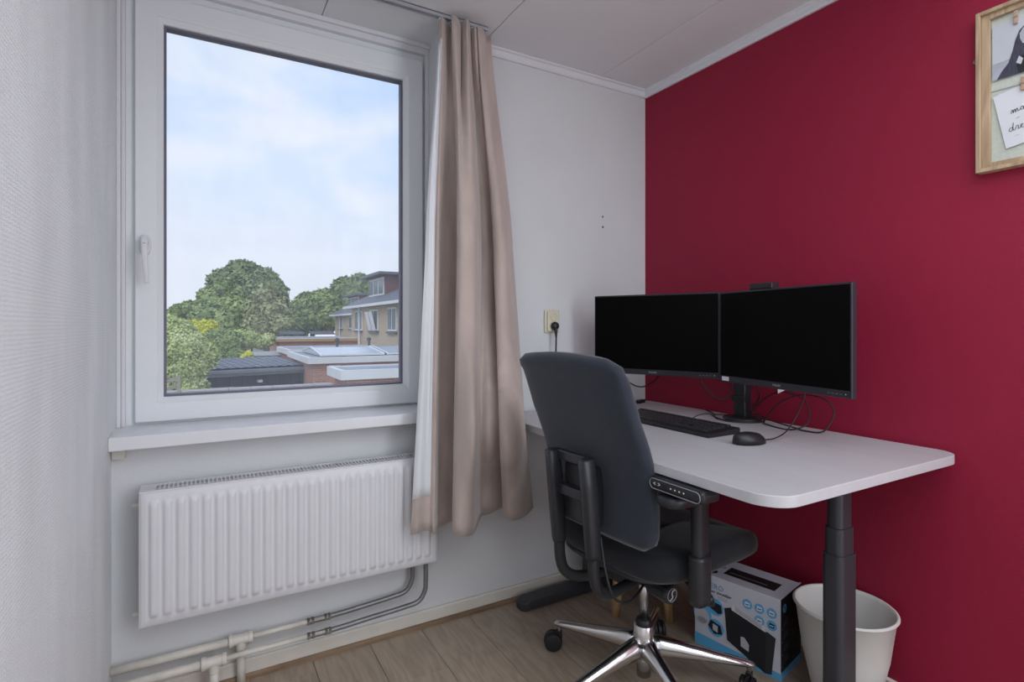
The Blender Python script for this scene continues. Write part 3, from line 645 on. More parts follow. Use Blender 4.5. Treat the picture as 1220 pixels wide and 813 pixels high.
# "ma" / "dre" in joined script strokes
script('script_word', [[(0, 0), (.25, .8), (.5, 1), (.55, .0), (.8, .8), (1.05, 1), (1.1, 0), (1.35, .8), (1.65, 1), (1.7, .15), (1.95, .1), (2.3, .5)], [(3.1, .9), (2.6, 1), (2.4, .5), (2.6, .05), (3.0, .3), (3.15, .95), (3.15, .2), (3.4, .05), (3.7, .4)]], .027, .086, .0085)
script('script_word', [[(.9, .9), (.4, 1), (.1, .5), (.35, .05), (.8, .3), (1.0, 1.0), (1.35, 2.2), (1.05, 1), (1.0, .2), (1.3, .1), (1.7, .8)], [(1.7, .8), (1.9, 1.1), (2.2, .9), (2.05, .1), (2.35, .1), (2.7, .5)], [(2.7, .5), (3.1, .8), (3.0, 1.05), (2.7, .7), (2.8, .1), (3.2, .1), (3.6, .5)]], .014, .040, .0095)
for k, (a, b) in enumerate(((.066, .095), (.074, .10))): script('small_line', [[(0, 0), (b*8, 0)]], .034-.01*k, .070-(.0 if k == 0 else .045), .01, M['greyprint'], .0004)
for (yy, zz, nm, dh) in ((.584, 1.945, 'small wooden peg holding the top of the photograph', .034), (.570, 1.765, 'small wooden peg holding the top of the note card', .034)):
    pgm = empty('clothes_peg', (XR-.0160, yy, zz)); tag(pgm, nm, 'clothes peg', 'wooden pegs in the memo frame')
    box('peg_half', (-.003, -.004, 0), (0, .004, dh), M['peg'], pgm, bevel=.0008); box('peg_half', (.0005, -.004, 0), (.003, .004, dh), M['peg'], pgm, bevel=.0008)
    bm = bmesh.new(); cyl(bm, (-.0035, -.005, dh*.5), (-.0035, .005, dh*.5), .001, n=6); mk('spring', bm, M['clamp'], pgm)

# ================================================================== OFFICE CHAIR
ch = empty('office_chair', (1.212, 1.285, 0), math.radians(4)); tag(ch, 'charcoal office chair with polished star base, pushed up to the desk', 'chair')
def ringz(cx_, cy_, z, hx, hy, e=.4, n=40, tiltx=0):
    return [(cx_+a, cy_+b, z+tiltx*a) for a, b in superell(hx, hy, e, n)]
# backrest: vertical loft, curved like a shallow S
bm = bmesh.new(); rings = []
for k in range(27):
    s = k/26; z = .545+.530*s
    xc = -.200-.012*s-.120*s**1.9 + .018*math.sin(PI*min(1, s*1.5))
    e = min(1, s/.08, (1-s)/.06); rr = math.sqrt(max(.0, 1-(1-e)**2))
    hw = (.220-.006*max(0, s-.55)/.45)*(1-.15*(1-rr)); th = .035*(.35+.65*rr)
    ring = []
    for a, b in superell(th, hw, .55, 40): ring.append((xc+a+.10*b*b, b, z-.012*(b/hw)**2*(s > .9)))
    rings.append(ring)
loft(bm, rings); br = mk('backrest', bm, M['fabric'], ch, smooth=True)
# seat
bm = bmesh.new(); rings = []
for z, k, dz in ((.447, .86, 0), (.452, .95, 0), (.463, .985, 0), (.483, 1, 0), (.505, .99, 0), (.520, .965, 0), (.528, .90, 0), (.531, .7, 0), (.529, .3, 0)):
    rings.append([(.055+a*k, b*k, z+.006*math.cos(a*9)*(z > .5)-(.03*max(0, (a-.16)/.1)**1.5 if a > .16 else 0)) for a, b in superell(.258, .247, .42, 48)])
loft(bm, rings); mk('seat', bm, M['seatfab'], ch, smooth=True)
bm = bmesh.new(); loft(bm, [[(.03+a*k, b*k, z) for a, b in superell(.235, .215, .5, 40)] for z, k in ((.426, .66), (.432, .86), (.445, 1.0), (.452, 1.0))])
mk('seat_shell', bm, M['plastic'], ch, smooth=True)
# back frame: two uprights, two crossbars
def upr(y):
    bm = bmesh.new(); rings = []
    for z, x, w, d in ((.785, -.300, .013, .016), (.78, -.307, .017, .021), (.70, -.298, .018, .022), (.60, -.288, .018, .022), (.52, -.282, .017, .020), (.505, -.281, .015, .018)):
        rings.append([(x+a, y+b, z) for a, b in superell(d, w, .5, 16)])
    loft(bm, rings); return mk('back_upright', bm, M['plasticm'], bf, bevel=0, smooth=True)
bf = box('back_frame', (-.298, -.075, .755), (-.278, .075, .785), M['plasticm'], ch, bevel=.005, seg=3)
upr(-.075); upr(.075)
box('crossbar', (-.296, -.07, .655), (-.270, .07, .685), M['plasticm'], bf, bevel=.004)
box('mount_block', (-.275, -.06, .58), (-.205, .06, .75), M['plastic'], bf, bevel=.008)
bm = bmesh.new(); cyl(bm, (-.262, -.06, .70), (-.262, .075, .70), .006, n=10); mk('adjuster_rod', bm, M['plastic'], bf)
for y in (-.075, .075):
    bm = bmesh.new(); tube(bm, [(-.281, y, .52), (-.278, y, .46), (-.262, y*.98, .415), (-.22, y*.9, .388), (-.15, y*.75, .383), (-.05, y*.6, .392)], 1, 8, 6, sec=superell(.013, .016, .7, 14))
    mk('frame_tube', bm, M['plastic'], ch, smooth=True)
bm = bmesh.new(); tube(bm, [(-.255, -.075, .56), (-.262, -.105, .47), (-.245, -.12, .405), (-.19, -.12, .378), (-.12, -.10, .388), (-.06, -.07, .41)], .004, 6, 8); mk('adjuster_cable', bm, M['cable'], ch, smooth=True)
bm = bmesh.new(); bx(bm, (-.13, -.055, .372), (.10, .055, .425)); bx(bm, (-.05, -.10, .415), (.05, .10, .440)); mech = mk('tilt_mechanism', bm, M['plastic'], ch, bevel=.008)
bm = bmesh.new(); cyl(bm, (.0, -.056, .395), (.0, -.060, .395), .005, n=10); mk('bolt', bm, M['steel'], mech)
bm = bmesh.new(); cyl(bm, (-.08, -.05, .392), (-.08, -.11, .392), .016, n=16); rs = []
for y, r in ((-.10, .022), (-.105, .026), (-.170, .028), (-.177, .026), (-.179, .020)):
    rs.append([(-.08+(r*(1-.04*(q % 2)))*math.cos(q*PI/16), y, .392+(r*(1-.04*(q % 2)))*math.sin(q*PI/16)) for q in range(32)])
loft(bm, rs); kn = mk('tension_knob', bm, M['plasticm'], mech)
km = basis((-.08, -.1795, .392), (1, 0, 0), (0, 0, 1), (0, -1, 0))
outline('knob_ring', disc(0, 0, .018, 20), .0008, M['lightgrey'], kn, km)
bm = bmesh.new(); tube(bm, [km @ Vector(p) for p in ((.010, .012, 0), (.002, .010, 0), (-.001, .002, 0), (.002, -.004, 0), (-.002, -.011, 0), (-.010, -.012, 0))], .0015, 5, 5); mk('knob_mark', bm, M['white'], kn)
# armrests
for sg in (-1, 1):
    ar = empty('armrest', (0, 0, 0)); ar.parent = ch
    Y = sg*.275; xa = -.085
    bm = bmesh.new(); loft(bm, [[(xa+a, Y+b, z) for a, b in superell(k*.024, k*.017, .6, 20)] for z, k in ((.50, 1), (.52, 1.0), (.68, 1.02), (.698, 1.2))]); mk('post', bm, M['plasticm'], ar, smooth=True)
    bm = bmesh.new(); loft(bm, [[(xa+a, Y+b, z) for a, b in superell(k*.030, k*.023, .6, 20)] for z, k in ((.405, .55), (.41, .85), (.425, .97), (.53, 1.0), (.541, .97))]); mk('post_sleeve', bm, M['plasticm'], ar, smooth=True)
    bm = bmesh.new(); tube(bm, [(xa+.02, Y, .425), (xa+.045, Y*.95, .398), (xa+.085, Y*.75, .400), (xa+.10, Y*.35, .425)], 1, 8, 5, sec=superell(.010, .022, .6, 14)); mk('bracket', bm, M['plastic'], ar, smooth=True)
    bm = bmesh.new(); rings = []
    for z, k in ((.690, .80), (.695, .96), (.706, 1.0), (.716, .97), (.720, .85)):
        rings.append([((-.125 if sg < 0 else -.03)+a*(k*.5+.5), Y+b*k*(1-.18*(a/.105)), z) for a, b in superell(.105, .038, .62, 32)])
    loft(bm, rings); mk('arm_pad', bm, M['plasticm'], ar, smooth=True)
    bm = bmesh.new(); cyl(bm, (xa+.026, Y-.015*sg, .685), (xa+.04, Y-.015*sg, .683), .007, n=10); mk('release_button', bm, M['plastic'], ar)
# gas lift + hub + star base
bm = bmesh.new(); cyl(bm, (0, 0, .215), (0, 0, .38), .0145, n=24); mk('gas_lift', bm, M['steel'], ch, smooth=True)
bm = bmesh.new(); lathe(bm, [(.012, .203), (.025, .203), (.026, .216), (.022, .224), (.016, .228), (.0141, .229)], 24); mk('lift_collar', bm, M['plastic'], ch, smooth=True)
bm = bmesh.new(); cyl(bm, (0, 0, .045), (0, 0, .135), .022, .0245, n=24); mk('lift_sleeve', bm, M['steel'], ch, smooth=True)
bm = bmesh.new(); lathe(bm, [(.0250, .110), (.040, .112), (.0365, .145), (.0325, .165), (.0315, .205), (.0285, .209)], 32); sb = mk('star_base', bm, M['chrome'], ch, smooth=True)
for k in range(5):
    a = math.radians(-33.5-4+72*k); cs, sn = math.cos(a), math.sin(a)
    am = Matrix(((cs, -sn, 0, 0), (sn, cs, 0, 0), (0, 0, 1, 0), (0, 0, 0, 1)))
    bm = bmesh.new(); rings = []
    for s, zt, zb, w in ((.018, .172, .112, .029), (.05, .170, .112, .026), (.10, .158, .108, .0225), (.17, .140, .102, .0195), (.25, .121, .094, .0170), (.31, .107, .086, .0155), (.335, .101, .084, .0135), (.343, .096, .086, .009)):
        h = zt-zb; prof = [(-w*.62, zb), (-w, zb+h*.30), (-w*.92, zb+h*.62), (-w*.50, zt-h*.06), (0, zt), (w*.50, zt-h*.06), (w*.92, zb+h*.62), (w, zb+h*.30), (w*.62, zb)]
        rings.append([am @ Vector((s, b, z)) for b, z in prof])
    loft(bm, rings); mk('star_arm', bm, M['chrome'], sb, smooth=True)
    # caster
    c = am @ Vector((.325, 0, 0)); ca = empty('caster', (c.x, c.y, 0), a+[1.0, .4, -2.456, 2.2, .7][k]); ca.parent = ch
    bm = bmesh.new(); cyl(bm, (0, 0, .05), (0, 0, .096), .007, n=12); mk('stem', bm, M['steel'], ca)
    bm = bmesh.new()
    for sg in (-1, 1):
        off = .022; pr = [(.004, .006), (.024, .006), (.030, .009), (.0315, .015), (.029, .021), (.018, .0235), (.004, .024)]
        rs = [[(off*-1+r*math.cos(q*2*PI/24), sg*y, .0315+r*math.sin(q*2*PI/24)) for q in range(24)] for r, y in pr]; loft(bm, rs)
    mk('wheels', bm, M['rubber'], ca, smooth=False, bevel=.001)
    bm = bmesh.new(); rs = []
    for y in (-.0055, .0055): rs.append([(-.022+.033*math.cos(t), y, .0315+.033*math.sin(t)) for t in [math.radians(-10+20*q) for q in range(11)]]+[(-.03, y, .04), (-.004, y, .038)])
    loft(bm, rs); bx(bm, (-.012, -.009, .045), (.010, .009, .068)); mk('hood', bm, M['plastic'], ca, bevel=.001)

# ================================================================== STOOL behind the chair
st = empty('footstool', (1.56, 1.665, 0)); tag(st, 'low dark stool with tapered light wooden legs, under the desk behind the chair', 'stool')
for (lx, ly) in ((1.418, 1.663), (1.574, 1.525), (1.702, 1.667), (1.546, 1.805)):
    bx_, by_ = lx-1.56, ly-1.665
    bm = bmesh.new(); tube(bm, [(bx_, by_, 0), (bx_*.85, by_*.85, .2)], 1, 16, 0, rfun=lambda s: .0155+.008*s); mk('leg', bm, M['stoolleg'], st, smooth=True, bevel=0)
bm = bmesh.new(); lathe(bm, [(.01, .19), (.140, .19), (.152, .20), (.157, .23), (.154, .275), (.135, .293), (.08, .30), (.01, .302)], 40); mk('cushion', bm, M['pouf'], st, smooth=True)

# ================================================================== SHREDDER BOX
P0, P1 = Vector((1.622, 1.093, 0)), Vector((1.555, 1.385, 0))   # near and far bottom corner of the printed front
ey = (P0-P1).normalized(); BWd = (P0-P1).length; BH = .262; BD = .170
sx = empty('shredder_box', P1, math.atan2(ey.y, ey.x)); tag(sx, 'white and blue cardboard box of a paper shredder, on the floor by the red wall', 'box')
# local: x along front toward camera-right, y into depth, z up
box('carton', (0, 0, 0), (BWd, BD, BH), M['card'], sx, bevel=.001)
F_ = basis((0, -.0002, 0), (1, 0, 0), (0, 0, 1), (0, -1, 0))
T_ = basis((0, 0, BH+.0002), (1, 0, 0), (0, 1, 0), (0, 0, 1))
S_ = basis((BWd+.0002, 0, 0), (0, 1, 0), (0, 0, 1), (1, 0, 0))
slab('blue_band', [(0, 0), (BWd, 0), (BWd, .022), (0, .040)], M['blue'], sx, F_)
slab('side_print', [(.001, .024), (BD, .024), (BD, BH-.001), (.001, BH-.001)], M['ink'], sx, S_)
slab('side_band', [(.001, 0), (BD, 0), (BD, .023), (.001, .023)], M['blue'], sx, S_)
F1 = F_ @ Matrix.Translation((0, 0, .0008)); S1 = S_ @ Matrix.Translation((0, 0, .0008)); F2 = F_ @ Matrix.Translation((0, 0, .0016)); F3 = F_ @ Matrix.Translation((0, 0, .0024)); T1 = T_ @ Matrix.Translation((0, 0, .0008))
text_obj('brand_lettering', 'HERO', .026, M['blueink'], sx, F1 @ Matrix.Translation((.040, .218, 0)))
text_obj('product_lettering', 'paper shredder', .015, M['ink'], sx, F1 @ Matrix.Translation((.044, .203, 0)))
for k in range(3): slab('small_print', [(.045, .194-.007*k), (.078, .194-.007*k), (.078, .1955-.007*k), (.045, .1955-.007*k)], M['greyprint'], sx, F1)
for k in range(2): slab('small_print', [(.086, .194-.007*k), (.124, .194-.007*k), (.124, .1955-.007*k), (.086, .1955-.007*k)], M['greyprint'], sx, F1)
for (u, v) in ((.192, .208), (.232, .208), (.272, .208), (.232, .168), (.272, .168)):
    slab('feature_circle', disc(u, v, .0165, 24), M['blue'], sx, F1)
    slab('feature_icon', [(u-.009, v-.007), (u+.008, v-.007), (u+.009, v+.006), (u-.007, v+.008)], M['white'] if u < .26 or v > .2 else M['ink'], sx, F2)
    slab('icon_detail', [(u-.006, v-.002), (u+.006, v-.002), (u+.006, v+.001), (u-.006, v+.001)], M['ink'] if u < .26 or v > .2 else M['white'], sx, F3)
for (u, v, r) in ((.030, .115, .034), (.078, .155, .030), (.080, .082, .030), (.022, .19, .018)):
    slab('photo_circle', disc(u, v, r, 28), M['blue'], sx, F1)
slab('photo_print', disc(.028, .105, .029, 24, .030), M['lightgrey'], sx, F2)
slab('photo_print', disc(.030, .092, .018, 20, .010), M['greyprint'], sx, F3)
slab('photo_print', [(.052, .15), (.06, .175), (.10, .168), (.104, .142), (.09, .135)], M['ink'], sx, F2)
slab('photo_print', [(.052, .082), (.062, .105), (.098, .096), (.104, .068), (.075, .060)], M['ink'], sx, F2)
slab('photo_print', [(.070, .073), (.070, .095), (.088, .091), (.088, .069)], M['lightgrey'], sx, F3)
# printed picture of the shredder
slab('shredder_picture', [(.112, .165), (.135, .175), (.138, .168), (.250, .138), (.258, .142), (.285, .132), (.272, .008), (.250, .003), (.122, .058)], M['ink'], sx, F2)
slab('shredder_picture_side', [(.255, .139), (.285, .132), (.272, .008), (.252, .004)], mat('dark_grey_print', srgb(44, 44, 50), .6), sx, F3)
slab('paper_picture', [(.138, .168), (.142, .190), (.252, .155), (.250, .140)], M['white'], sx, F2)
for k in range(4): slab('paper_line', [(.15, .183-.004*k), (.24, .156-.004*k), (.24, .1575-.004*k), (.15, .1845-.004*k)], M['greyprint'], sx, F3)
slab('window_picture', [(.170, .058), (.170, .090), (.182, .092), (.198, .074), (.197, .050)], M['lightgrey'], sx, F3)
# side and top print
slab('side_circle', disc(.030, .225, .014, 20), M['blue'], sx, S1)
text_obj('side_mark', 'T', .02, M['ink'], sx, S1 @ Matrix.Translation((.025, .218, .0008)))
for k in range(4):
    slab('side_picture', [(.015, .165-.04*k), (.06, .17-.04*k), (.055, .19-.04*k), (.03, .186-.04*k)], mat('side_grey_print', srgb(66, 66, 76), .6) if k == 0 else bpy.data.materials['side_grey_print'], sx, S1)
    slab('side_dot', disc(.012, .16-.04*k, .002, 8), M['greyprint'], sx, S1); slab('side_dot', disc(.10, .16-.04*k, .002, 8), M['greyprint'], sx, S1)
slab('top_panel', [(.085, .045), (.262, .045), (.262, .110), (.085, .110)], M['ink'], sx, T_)
slab('top_panel_line', [(.10, .066), (.23, .066), (.23, .068), (.10, .068)], M['greyprint'], sx, T1)
for k, (u, v) in enumerate(((.025, .05), (.03, .10), (.06, .09), (.055, .035))): slab('top_circle', disc(u, v, .014, 18), M['blueink'] if k < 3 else M['ink'], sx, T_)
box('lid_flap', (BWd-.004, BD-.03, BH), (BWd+.002, BD+.002, BH+.002), M['card'], sx)

# ================================================================== WASTE BIN
wb = empty('waste_bin', (1.722, .948, 0)); tag(wb, 'white tapered waste bin on the floor behind the near desk leg', 'waste bin')
bm = bmesh.new(); rings = [(.084, .0), (.086, .003), (.118, .15), (.1345, .276), (.1385, .279), (.1395, .283), (.138, .287), (.1335, .286), (.1305, .276), (.114, .15), (.083, .006), (.002, .006)]
lathe(bm, rings, 56); mk('bin_body', bm, M['bin'], wb, smooth=True)
bm = bmesh.new(); pts = [(.1395*math.cos(q*2*PI/56), .1395*math.sin(q*2*PI/56), .282) for q in range(57)]; tube(bm, pts, .0028, 6, 0); mk('rim', bm, M['bin'], wb, smooth=True)


# ================================================================== OUTSIDE
GZ = -2.9
O = {}
O['ground'] = mat('garden_ground', srgb(120, 124, 104), .95, var=.25, vscale=.6)
O['brick'] = None
def brickmat(name, c1, c2, mortar, sc):
    m = bpy.data.materials.new(name); m.use_nodes = True; t = m.node_tree; p = t.nodes['Principled BSDF']
    g = N(t, 'ShaderNodeTexCoord'); s3 = N(t, 'ShaderNodeSeparateXYZ'); t.links.new(g.outputs['Object'], s3.inputs[0])
    ad_ = N(t, 'ShaderNodeMath', operation='ADD'); t.links.new(s3.outputs['X'], ad_.inputs[0]); t.links.new(s3.outputs['Y'], ad_.inputs[1])
    cb = N(t, 'ShaderNodeCombineXYZ'); t.links.new(ad_.outputs[0], cb.inputs[0]); t.links.new(s3.outputs['Z'], cb.inputs[1])
    b = N(t, 'ShaderNodeTexBrick'); t.links.new(cb.outputs[0], b.inputs['Vector']); b.inputs['Color1'].default_value = (*c1, 1); b.inputs['Color2'].default_value = (*c2, 1); b.inputs['Mortar'].default_value = (*mortar, 1)
    b.inputs['Scale'].default_value = sc; b.inputs['Mortar Size'].default_value = .007; b.inputs['Brick Width'].default_value = .22*1; b.inputs['Row Height'].default_value = .065
    t.links.new(b.outputs['Color'], p.inputs['Base Color']); p.inputs['Roughness'].default_value = .9
    return m
O['tan'] = brickmat('tan_brickwork', srgb(196, 174, 144), srgb(178, 156, 126), srgb(200, 190, 174), 1)
O['redb'] = brickmat('red_brickwork', srgb(186, 130, 108), srgb(166, 108, 88), srgb(196, 176, 164), 1)
O['maroon'] = mat('maroon_tiles', srgb(120, 84, 84), .8, var=.15, vscale=8)
O['fascia'] = mat('white_fascia', srgb(222, 222, 222), .5, var=.03)
O['bitumen'] = mat('grey_flat_roofing', srgb(150, 152, 158), .8, var=.12, vscale=1.5)
O['roofd'] = mat('dark_roof_tiles', srgb(104, 104, 112), .7, var=.15, vscale=5)
O['tile'] = mat('grey_metal_roof_tiles', srgb(128, 132, 142), .5, var=.1, vscale=6)
O['dark'] = mat('dark_shed_boards', srgb(74, 76, 84), .7, var=.15, vscale=4)
O['glassd'] = mat('dark_far_glass', srgb(120, 128, 140), .15, var=.1, vscale=.8)
O['skylight'] = mat('skylight_glass', srgb(186, 194, 206), .2, var=.05)
O['orange'] = mat('ochre_fascia', srgb(190, 150, 96), .6, var=.08)
O['woodf'] = mat('weathered_fence_wood', srgb(158, 148, 134), .8, var=.15, vscale=6)
O['plasterp'] = mat('pale_capping_stone', srgb(172, 168, 164), .8, var=.08)
O['bark'] = mat('tree_bark', srgb(88, 76, 62), .9, var=.2)
struct(box('ground', (-60, 2.4, GZ-.2), (60, 130, GZ), O['ground']))
def leafmat(name, a, b, c):
    m = bpy.data.materials.new(name); m.use_nodes = True; t = m.node_tree; p = t.nodes['Principled BSDF']
    g = N(t, 'ShaderNodeTexCoord'); n = N(t, 'ShaderNodeTexNoise'); n.inputs['Scale'].default_value = .9; n.inputs['Detail'].default_value = 8; n.inputs['Roughness'].default_value = .7
    t.links.new(g.outputs['Object'], n.inputs[0]); r = ramp(t, [(.3, a), (.5, b), (.7, c)], n.outputs[0])
    t.links.new(r.outputs[0], p.inputs['Base Color']); p.inputs['Roughness'].default_value = .8; p.inputs['Specular IOR Level'].default_value = .2
    return m
LM = {'dark': leafmat('dark_green_leaves', srgb(116, 132, 88), srgb(142, 156, 108), srgb(170, 182, 132)),
      'mid': leafmat('mid_green_leaves', srgb(128, 146, 92), srgb(158, 174, 112), srgb(190, 202, 142)),
      'olive': leafmat('olive_green_leaves', srgb(142, 148, 104), srgb(168, 172, 126), srgb(194, 196, 152)),
      'hedge': leafmat('pale_garden_leaves', srgb(150, 168, 96), srgb(200, 210, 140), srgb(232, 236, 186)),
      'yellow': leafmat('yellow_leaves', srgb(200, 208, 60), srgb(230, 230, 80), srgb(240, 236, 120))}
def foliage(bm, blobs, leaf, n, rnd):
    tot = sum(b[3]*b[3] for b in blobs)
    for (x, y, z, r) in blobs:
        rz = r*.9
        # inner mass
        mtx = Matrix.Translation((x, y, z)) @ Matrix.Diagonal((r*.82, r*.82, rz*.82, 1))
        res = bmesh.ops.create_icosphere(bm, subdivisions=2, radius=1, matrix=mtx)
        for v in res['verts']:
            q = 1+.25*noise.noise(v.co*1.3/r*2); v.co = Vector((x, y, z))+(v.co-Vector((x, y, z)))*q
        for k in range(int(n*r*r/tot)):
            d = Vector((rnd.gauss(0, 1), rnd.gauss(0, 1), rnd.gauss(0, 1))).normalized()
            q = r*(.82+.26*rnd.random()**1.5+.18*noise.noise(Vector((x, y, z))+d*3.1))
            c = Vector((x+d.x*q, y+d.y*q, z+d.z*q*.9)); s = leaf*(.6+.8*rnd.random())
            u = Vector((rnd.gauss(0, 1), rnd.gauss(0, 1), rnd.gauss(0, 1))).normalized(); w = u.cross(d+Vector((.3, .2, .1))).normalized()
            vs_ = [bm.verts.new(c+u*s*a+w*s*.55*b) for a, b in ((-1, 0), (0, -1), (1, 0), (0, 1))]; bm.faces.new(vs_)
def plant(name, base, blobs, m, leaf, n, label, cat, group, trunk=.25, seed=1):
    o = empty(name, base); tag(o, label, cat, group); rnd = random.Random(seed)
    bm = bmesh.new(); foliage(bm, [(a-base[0], b-base[1], c-base[2], r) for a, b, c, r in blobs], leaf*.6, int(n*2.2), rnd)
    me = bpy.data.meshes.new('foliage'); bm.to_mesh(me); bm.free(); me.materials.append(LM[m]); f = bpy.data.objects.new('foliage', me); COL.objects.link(f); f.parent = o
    bm = bmesh.new(); top = max(b[2] for b in blobs)-base[2]; tube(bm, [(0, 0, 0), (.1*trunk, 0, top*.5), (0, 0, top)], 1, 8, 3, rfun=lambda s: trunk*(1-.7*s)); mk('trunk', bm, O['bark'], o, smooth=True)
    return o
def W3(u, v, t):  # helper for distances measured along the view: world position of a far point
    d = (.495+(u-610)/646*.869, .869-(u-610)/646*.495, (388-v)/646)
    return (d[0]*t, d[1]*t, 1.15+d[2]*t)
def cblobs(lst, t, dt=1.0, seed=0):
    rnd = random.Random(seed); out = []
    for u, v, rpx in lst:
        tt = t+rnd.uniform(-dt, dt); p = W3(u, v, tt); out.append((*p, rpx*tt/646))
    return out
def bs(u, t):
    p = W3(u, 388, t); return (p[0], p[1], GZ)
G1 = 'trees behind the roofs'; G2 = 'garden shrubs below the window'
plant('tree', bs(290, 62), cblobs([(272, 340, 22), (290, 332, 22), (312, 338, 20), (326, 350, 16), (258, 352, 14), (290, 355, 30), (285, 322, 13)], 62, 1.5, 1), 'dark', .42, 9000, 'tallest dark green tree with rounded crown above the left trees', 'tree', G1, .5, 1)
plant('tree', bs(262, 50), cblobs([(256, 358, 18), (270, 366, 20), (248, 376, 16), (275, 385, 20), (262, 345, 9), (290, 372, 16)], 50, 1.2, 2), 'mid', .36, 7000, 'mid green tree left of the drooping olive tree', 'tree', G1, .4, 2)
plant('tree', bs(318, 47), cblobs([(318, 352, 14), (312, 366, 18), (328, 370, 19), (322, 388, 24), (306, 388, 16), (336, 388, 14)], 47, 1.2, 3), 'olive', .33, 8000, 'olive green drooping tree in the middle of the view', 'tree', G1, .4, 3)
plant('tree', bs(372, 60), cblobs([(366, 362, 14), (384, 360, 16), (374, 378, 20), (392, 378, 18), (352, 382, 16), (356, 366, 10)], 60, 1.5, 4), 'mid', .38, 7000, 'broad green tree left of the far brick houses', 'tree', G1, .4, 4)
plant('tree', bs(425, 78), cblobs([(412, 346, 16), (430, 342, 16), (448, 346, 18), (402, 358, 16), (424, 358, 22), (398, 374, 14), (460, 350, 16)], 78, 2, 5), 'dark', .5, 8000, 'dark green tree rising directly behind the brick houses', 'tree', G1, .5, 5)
plant('tree', bs(225, 66), cblobs([(214, 372, 10), (228, 368, 10), (238, 376, 12), (204, 378, 9)], 66, 1, 6), 'mid', .4, 3500, 'low distant tree at the left edge of the view', 'tree', G1, .3, 6)
plant('tree', bs(343, 66), cblobs([(345, 375, 13), (338, 392, 15), (352, 396, 13)], 66, 1, 16), 'dark', .4, 2500, 'dark low tree between the olive tree and the broad green tree', 'tree', G1, .3, 16)
plant('garden_shrub', bs(208, 17), cblobs([(206, 400, 24), (216, 415, 26), (204, 432, 26), (222, 440, 22), (238, 425, 20), (210, 455, 24), (228, 462, 18), (200, 385, 12)], 17, .5, 7), 'hedge', .085, 14000, 'tall pale green leafy shrub nearest the window at the left', 'shrub', G2, .1, 7)
plant('garden_shrub', bs(240, 31), cblobs([(232, 393, 12), (246, 392, 12), (238, 400, 12)], 31, .4, 8), 'yellow', .12, 3500, 'bright yellow-green shrub top above the tall pale shrub', 'shrub', G2, .1, 8)
plant('garden_shrub', bs(262, 26), cblobs([(258, 412, 20), (272, 410, 18), (265, 425, 20), (248, 425, 18), (278, 424, 12)], 26, .5, 9), 'mid', .11, 8000, 'round dense green shrub behind the left end of the tiled shed', 'shrub', G2, .1, 9)
plant('garden_shrub', bs(300, 34), cblobs([(286, 402, 10), (298, 405, 11), (312, 408, 9), (320, 405, 8)], 34, .5, 10), 'hedge', .15, 3500, 'low bright green shrub right of the round dense shrub', 'shrub', G2, .1, 10)
plant('garden_shrub', bs(293, 24.2), cblobs([(292, 426, 5), (296, 423, 5)], 24.2, .1, 11), 'yellow', .08, 800, 'tiny yellow shrub peeking over the tiled shed roof', 'shrub', G2, .06, 11)

def house(name, x0, y0, y1, zg, depth, wins, label, dorm=None, seed=0):
    h = empty(name, (x0, y0, GZ)); tag(h, label, 'house', 'brick terraced houses')
    L = lambda x, y, z: (x-x0, y-y0, z-GZ)
    box('wall', L(x0, y0, GZ), L(x0+depth, y1, zg), O['tan'], h)
    # roof
    bm = bmesh.new(); pr = [(x0-.45, zg-.02), (x0-.45, zg+.10), (x0+depth/2, zg+2.4), (x0+depth+.4, zg+.1), (x0+depth+.4, zg-.02)]
    loft(bm, [[L(x, y, z) for x, z in pr] for y in (y0-.25, y1+.25)]); mk('roof', bm, O['roofd'], h)
    box('gutter', L(x0-.55, y0-.3, zg-.10), L(x0-.42, y1+.3, zg+.06), O['fascia'], h)
    for (ya, yb, za, zb, nx) in wins:
        w = box('window', L(x0-.06, ya, za), L(x0+.02, yb, zb), O['fascia'], h)
        nn = nx; ww = (yb-ya)/nn
        for k in range(nn): box('pane', L(x0-.08, ya+ww*k+.08, za+.1), L(x0-.058, ya+ww*(k+1)-.08, zb-.08), O['glassd'], w)
        box('sill', L(x0-.14, ya-.1, za-.14), L(x0, yb+.1, za-.02), O['roofd'], w)
    bm = bmesh.new(); cyl(bm, L(x0-.12, y1-2.6, -1), L(x0-.12, y1-2.6, zg-.05), .07, n=8); mk('downpipe', bm, O['fascia'], h)
    if dorm:
        dx0, dx1, ya, yb, za, zb = dorm
        d = box('dormer', L(dx0, ya, za-.9), L(dx1, yb, zb), O['maroon'], h)
        box('dormer_roof', L(dx0-.5, ya-.4, zb), L(dx1, yb+.4, zb+.16), O['roofd'], d)
        wn_ = box('dormer_window', L(dx0-.06, ya+.25, za+.02), L(dx0+.02, yb-.25, zb-.12), O['fascia'], d)
        ww = (yb-ya-.5)/3
        # panes join the dormer window's level
        for k in range(3): box('dormer_pane', L(dx0-.08, ya+.25+ww*k+.1, za+.12), L(dx0-.058, ya+.25+ww*(k+1)-.1, zb-.22), O['glassd'], d)
    return h
h1 = house('terraced_house', 8.95, 24.0, 38.2, 2.38, 9, [(35.2, 37.0, .83, 2.12, 2), (31.55, 33.4, .85, 2.09, 2), (28.05, 29.55, .84, 2.13, 2)],
           'tan brick house nearest the window, with a dormer above its eaves', (9.8, 13, 33.0, 36.9, 3.05, 4.3))
for k in range(2):
    y = 31.75+.85*k
    mtx = Matrix.Translation((8.85-8.95, y-24, .86-GZ)) @ Matrix.Rotation(math.radians(-13), 4, 'Y')
    box('open_casement', (-.04, 0, 0), (0, .62, 1.15), O['fascia'], h1, mtx=mtx)
